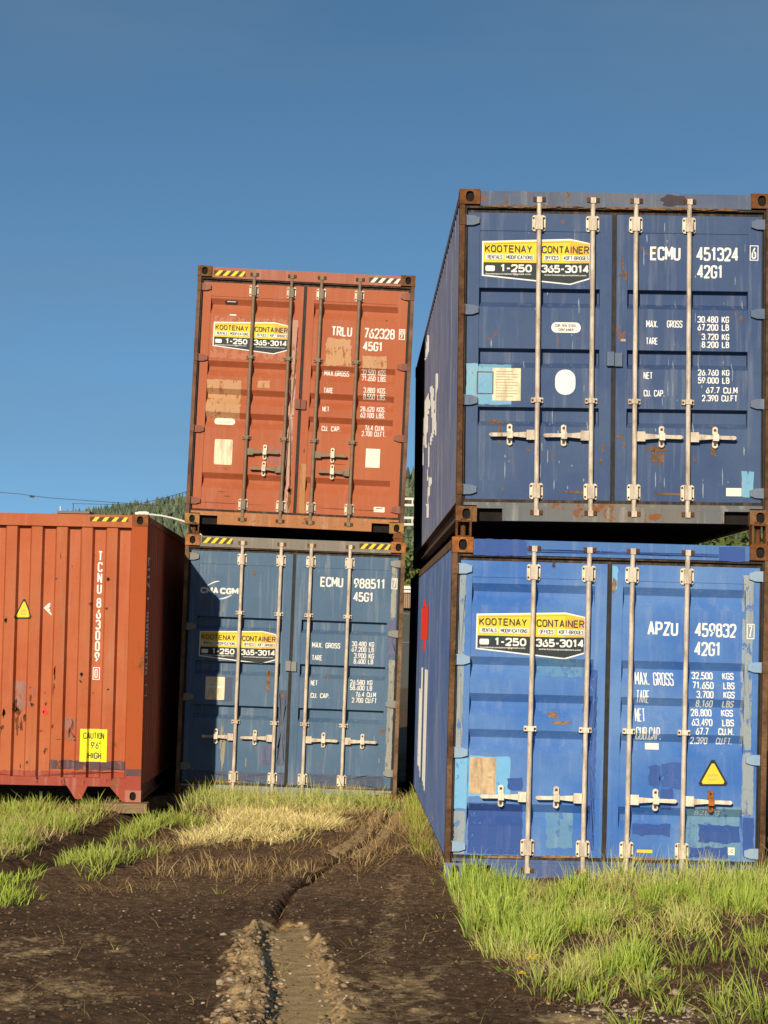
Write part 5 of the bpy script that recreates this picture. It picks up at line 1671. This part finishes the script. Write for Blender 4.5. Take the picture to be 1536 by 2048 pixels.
# conifers: three ragged tiers each, a far-off wood that reads as one mass
def forest():
    r = np.random.default_rng(3)
    n = 10000
    Y = 2700 + 1050 * r.random(n) ** .8
    px = -300 + 2200 * r.random(n)
    dense = r.random(n) < .55
    px = np.where(dense, 30 + 420 * r.random(n), px)
    Xx = (px - 697) / FPX * Y
    Zz = hill_z(Xx, Y)
    hgt = 13 + 13 * r.random(n) ** 1.5
    k = 7
    tiers = ((.0, .30, .52), (.28, .23, .76), (.55, .15, 1.02))
    V = []; F = []
    a = 2 * np.pi * np.arange(k) / k
    vb = 0
    VV = np.zeros((n, len(tiers) * (k + 1), 3))
    for ti, (zb, rr, zt) in enumerate(tiers):
        rad = rr * (.75 + .5 * r.random((n, k)))
        ph = r.random((n, 1)) * 6
        s = ti * (k + 1)
        VV[:, s:s + k, 0] = Xx[:, None] + np.cos(a + ph) * rad * hgt[:, None]
        VV[:, s:s + k, 1] = Y[:, None] + np.sin(a + ph) * rad * hgt[:, None]
        VV[:, s:s + k, 2] = Zz[:, None] + hgt[:, None] * (zb + .06 * (r.random((n, k)) - .5))
        VV[:, s + k] = np.stack([Xx, Y, Zz + hgt * zt], -1)
    fs = []
    for ti in range(len(tiers)):
        s = ti * (k + 1)
        fs += [[s + j, s + (j + 1) % k, s + k] for j in range(k)]
    fs = np.array(fs)
    F = (fs[None] + (np.arange(n) * VV.shape[1])[:, None, None]).reshape(-1, 3)
    u = r.random((n, 1)); t = np.array((.055, .080, .050)) * (1 - u) + np.array((.16, .185, .11)) * u  # needle tint lightened and greyed: distance haze is put into the colour
    T_ = np.repeat(t[:, None], VV.shape[1], 1)
    b = NB('conifer_needles'); m = b.done(b.attr('tint').outputs['Color'], .9, spec=.05)
    o = np_mesh('forest', VV.reshape(-1, 3), None, F, m, {'tint': T_.reshape(-1, 3)})
    o['kind'] = 'stuff'
forest()

m_wire = flat('wire', (.05, .05, .05), .6)
m_pole = flat('pole_wood', (.16, .11, .07), .85)
m_arm = flat('crossarm_pale', (.62, .60, .54), .7)
m_galv = flat('lamp_metal', (.62, .60, .52), .5)
m_lamp = flat('lamp_cover', (.75, .72, .60), .4)
# street lamp behind the orange container
b0 = at(402, 1060, 100)
e = empty('street_lamp', 'pale street lamp whose curved arm shows over the single orange container', 'street lamp', Matrix.Translation((b0.x, 100, 0)))
mb = MB(); zt = at(380, 1052, 100).z
mb.tube([(0, 0, 0), (0, 0, zt * .5), (0, 0, zt - .25)], .075, 8, r1=.05); mb.build('pole', m_galv, e)
mb = MB()
pts = [at(x, y, 100) for x, y in ((402, 1064), (385, 1050), (366, 1042), (345, 1036), (322, 1031), (296, 1028.5))]
mb.tube([(p.x - b0.x, 0, p.z) for p in pts], .045, 8); mb.build('arm', m_galv, e)
p = at(284, 1028, 100)
mb = MB(); mb.tube([(p.x - b0.x + .28, 0, p.z + .0), (p.x - b0.x + .15, 0, p.z + .04), (p.x - b0.x - .1, 0, p.z + .03), (p.x - b0.x - .28, 0, p.z - .01)], .085, 8); mb.build('lamp_head', m_lamp, e)

def wire(label, pts, Y, r, sag=0.0, tags=0):
    P = [at(x, y, yy) for (x, y), yy in zip(pts, Y)]
    a, c_ = P[0], P[-1]
    out = []
    for i in range(len(P) - 1):
        for k in range(8):
            t = k / 8; q = P[i].lerp(P[i + 1], t); q.z -= sag * 4 * t * (1 - t); out.append(q)
    out.append(P[-1])
    mb = MB(); mb.tube(out, r, 5)
    o = mb.build('power_line', m_wire)
    tag(o, label, 'wire')
    return o, out
wire('thin wire with a marker crossing the sky at the far left', ((-700, 930), (40, 988), (95, 995.5), (330, 1012)), (300, 300, 300, 300), .035)
o, P = wire('beaded cable rising towards the orange-red container above the wooded hill', ((230, 1019), (320, 998), (372, 983.5), (520, 915)), (60, 60, 60, 60), .008)
mb = MB()
for q in P[8:]:
    mb.box(q.x - .012, q.x + .012, q.y - .01, q.y + .01, q.z - .075, q.z - .006)
t_ = mb.build('hanging_tag', m_wire, o)
wire('straight pale wire crossing in front of the wooded hill', ((144, 1007), (372, 1012.5), (700, 1030)), (300, 300, 300), .03)
q = at(64, 993, 300)
mb = MB(); mb.tube([(q.x - .28, 300, q.z), (q.x - .1, 300, q.z + .02), (q.x + .3, 300, q.z - .01)], .13, 8)
tag(mb.build('line_marker', m_wire), 'small dark marker on the wire at the far left', 'marker')
# far rooftop with a mast, beyond the orange container
e = empty('far_building', 'low far-off flat roof with a thin mast above the orange container', 'building', Matrix.Translation((at(147, 1020, 320).x, 320, 0)))
zt = at(147, 1022, 320).z
mb = MB(); mb.box(-2.0, 2.0, 0, 5, 0, zt - .35); mb.build('wall', flat('far_wall', (.16, .13, .10), .9), e)
mb = MB(); mb.box(-2.2, 2.2, -.3, 5.3, zt - .345, zt); mb.build('roof', flat('far_roof', (.20, .17, .13), .9), e)
zm = at(144, 1006, 320).z
mb = MB(); mb.tube([(-.15, 1, zt), (-.15, 1, zm)], .05, 5); mb.build('mast', m_wire, e)
mb = MB(); mb.tube([(-1.9, 1, zt), (-1.9, 1, zt + .7)], .12, 5); mb.build('chimney', m_arm, e)

# what shows through the gap between the stacks
q = at(797, 1281, 140)
e = empty('utility_pole', 'wooden utility pole with pale crossarms seen through the gap between the stacks', 'utility pole', Matrix.Translation((q.x, 140, 0)))
mb = MB(); mb.tube([(0, 0, 0), (0, 0, 6), (0, 0, at(797, 985, 140).z)], .16, 8, r1=.11); mb.build('pole', m_pole, e)
for y in (998, 1010.5, 1036, 1049):
    z = at(815, y, 140).z
    mb = MB(); mb.box(-.75, .77, -.22, -.13, z - .07, z + .07); mb.build('crossarm', m_arm, e)
    for s in (-.68, .70):
        mb = MB(); mb.tube([(s, -.18, z - (.30 if y in (998, 1036) else 0)), (s, -.18, z)], .05, 6); mb.build('insulator', m_lamp, e)
for y in (1092, 1133, 1142, 1147.5):
    wire('dark service wire in the gap between the stacks, low against the trees', ((730, y - 1.5), (880, y + .5)), (120, 120), .022)['group'] if False else None
for y, nm in ((1092, 'topmost dark wire in the gap between the stacks'), (1141, 'middle dark wire in the gap between the stacks'), (1147, 'lowest dark wire in the gap between the stacks')):
    wire(nm, ((740, y - 1.5), (880, y + .5)), (120, 120), .022)
# leafy tree below the wires
def broad_tree(x, ytop, Y, rad, label):
    c = at(x, ytop, Y)
    e = empty('tree', label, 'tree', Matrix.Translation((c.x, Y, 0)))
    zt = c.z
    mb = MB(); mb.tube([(0, 0, 0), (.1, 0, zt * .4), (0, .1, zt * .8)], .16, 8, r1=.05)
    for k in range(6):
        a = k * 1.05; mb.tube([(0, 0, zt * (.3 + .07 * k)), (math.cos(a) * rad * .6, math.sin(a) * rad * .6, zt * (.45 + .08 * k))], .05, 5, r1=.02)
    mb.build('trunk', m_pole, e)
    r = np.random.default_rng(int(x))
    n = 5000
    d = r.standard_normal((n, 3)); d /= np.linalg.norm(d, axis=1)[:, None]
    rr = rad * (.35 + .65 * r.random(n) ** .5) * (.8 + .5 * r.random(n))
    P = d * rr[:, None] * np.array([1, 1, .5 * zt / rad * .95]) + np.array([0, 0, zt * .52])
    s = .10 + .10 * r.random(n)
    t1 = r.standard_normal((n, 3)); t1 /= np.linalg.norm(t1, axis=1)[:, None]
    t2 = np.cross(t1, d); t2 /= np.linalg.norm(t2, axis=1)[:, None] + 1e-9
    V = np.stack([P - t1 * s[:, None], P + t2 * s[:, None] * .6, P + t1 * s[:, None], P - t2 * s[:, None] * .6], 1)
    u = r.random((n, 1)); t = np.array((.07, .11, .025)) * (1 - u) + np.array((.19, .22, .05)) * u
    o = np_mesh('crown', V.reshape(-1, 3), np.arange(n * 4).reshape(-1, 4), None, m_grass, {'tint': np.repeat(t, 4, 0)})
    o.parent = e
broad_tree(815, 1085, 105, 2.3, 'leafy green tree in the gap between the stacks, in front of the hill')
broad_tree(1445, 1060, 70, 2.2, 'leafy green tree seen between the two blue containers at the right')
# shed and fence behind the gap
x0, x1 = at(690, 1200, 90).x, at(900, 1200, 90).x
zt, zb = at(815, 1172, 90).z, at(815, 1216, 90).z
e = empty('shed', 'tan corrugated shed with a pale double fascia seen through the gap', 'shed', Matrix.Translation(((x0 + x1) / 2, 90, 0)))
hw = (x1 - x0) / 2
mb = MB()
n = 60
for i in range(n):
    a = -hw + 2 * hw * i / n; w_ = 2 * hw / n
    mb.box(a, a + w_ * .55, -.03, .05, zb, zt - .26)
mb.box(-hw, hw, .051, 6, zb, zt - .26)
mb.build('wall', flat('tan_sheet', (.36, .24, .16), .7), e)
mb = MB(); mb.box(-hw - .2, hw + .2, -.2, 6.3, zt - .12, zt); mb.build('roof', m_lamp, e)
mb = MB(); mb.box(-hw - .1, hw + .1, -.12, .0, zt - .255, zt - .15); mb.build('gutter', m_arm, e)
mb = MB(); mb.box(-hw, hw, .3, 5.8, 0, zb - .001); mb.build('base', flat('shed_base', (.06, .065, .06), .8), e)
e = empty('chain_link_fence', 'dark chain link fence standing in the gap before the shed', 'fence', Matrix.Translation((at(815, 1281, 62).x, 62, 0)))
m_fence = flat('fence_steel', (.11, .13, .13), .6)
zt = at(815, 1228, 62).z
for k in range(-2, 3):
    mb = MB(); mb.tube([(k * .85 + .12, 0, 0), (k * .85 + .12, 0, zt + .05)], .03, 6); mb.build('post', m_fence, e)
mb = MB(); mb.tube([(-1.7, 0, zt), (1.9, 0, zt)], .022, 6); mb.tube([(-1.7, 0, at(815, 1285, 62).z), (1.9, 0, at(815, 1285, 62).z)], .022, 6); mb.build('rail', m_fence, e)
mb = MB()
for i in range(60):
    x = -1.7 + i * .06
    mb.tube([(x, .03, .02), (min(x + zt, 1.9), .03, .02 + min(zt, 1.9 - x))], .0022, 3, cap=False)
    mb.tube([(x, .035, .02), (max(x - zt, -1.7), .035, .02 + min(zt, x + 1.7) + .001)], .0022, 3, cap=False)
mb.build('mesh', m_fence, e)
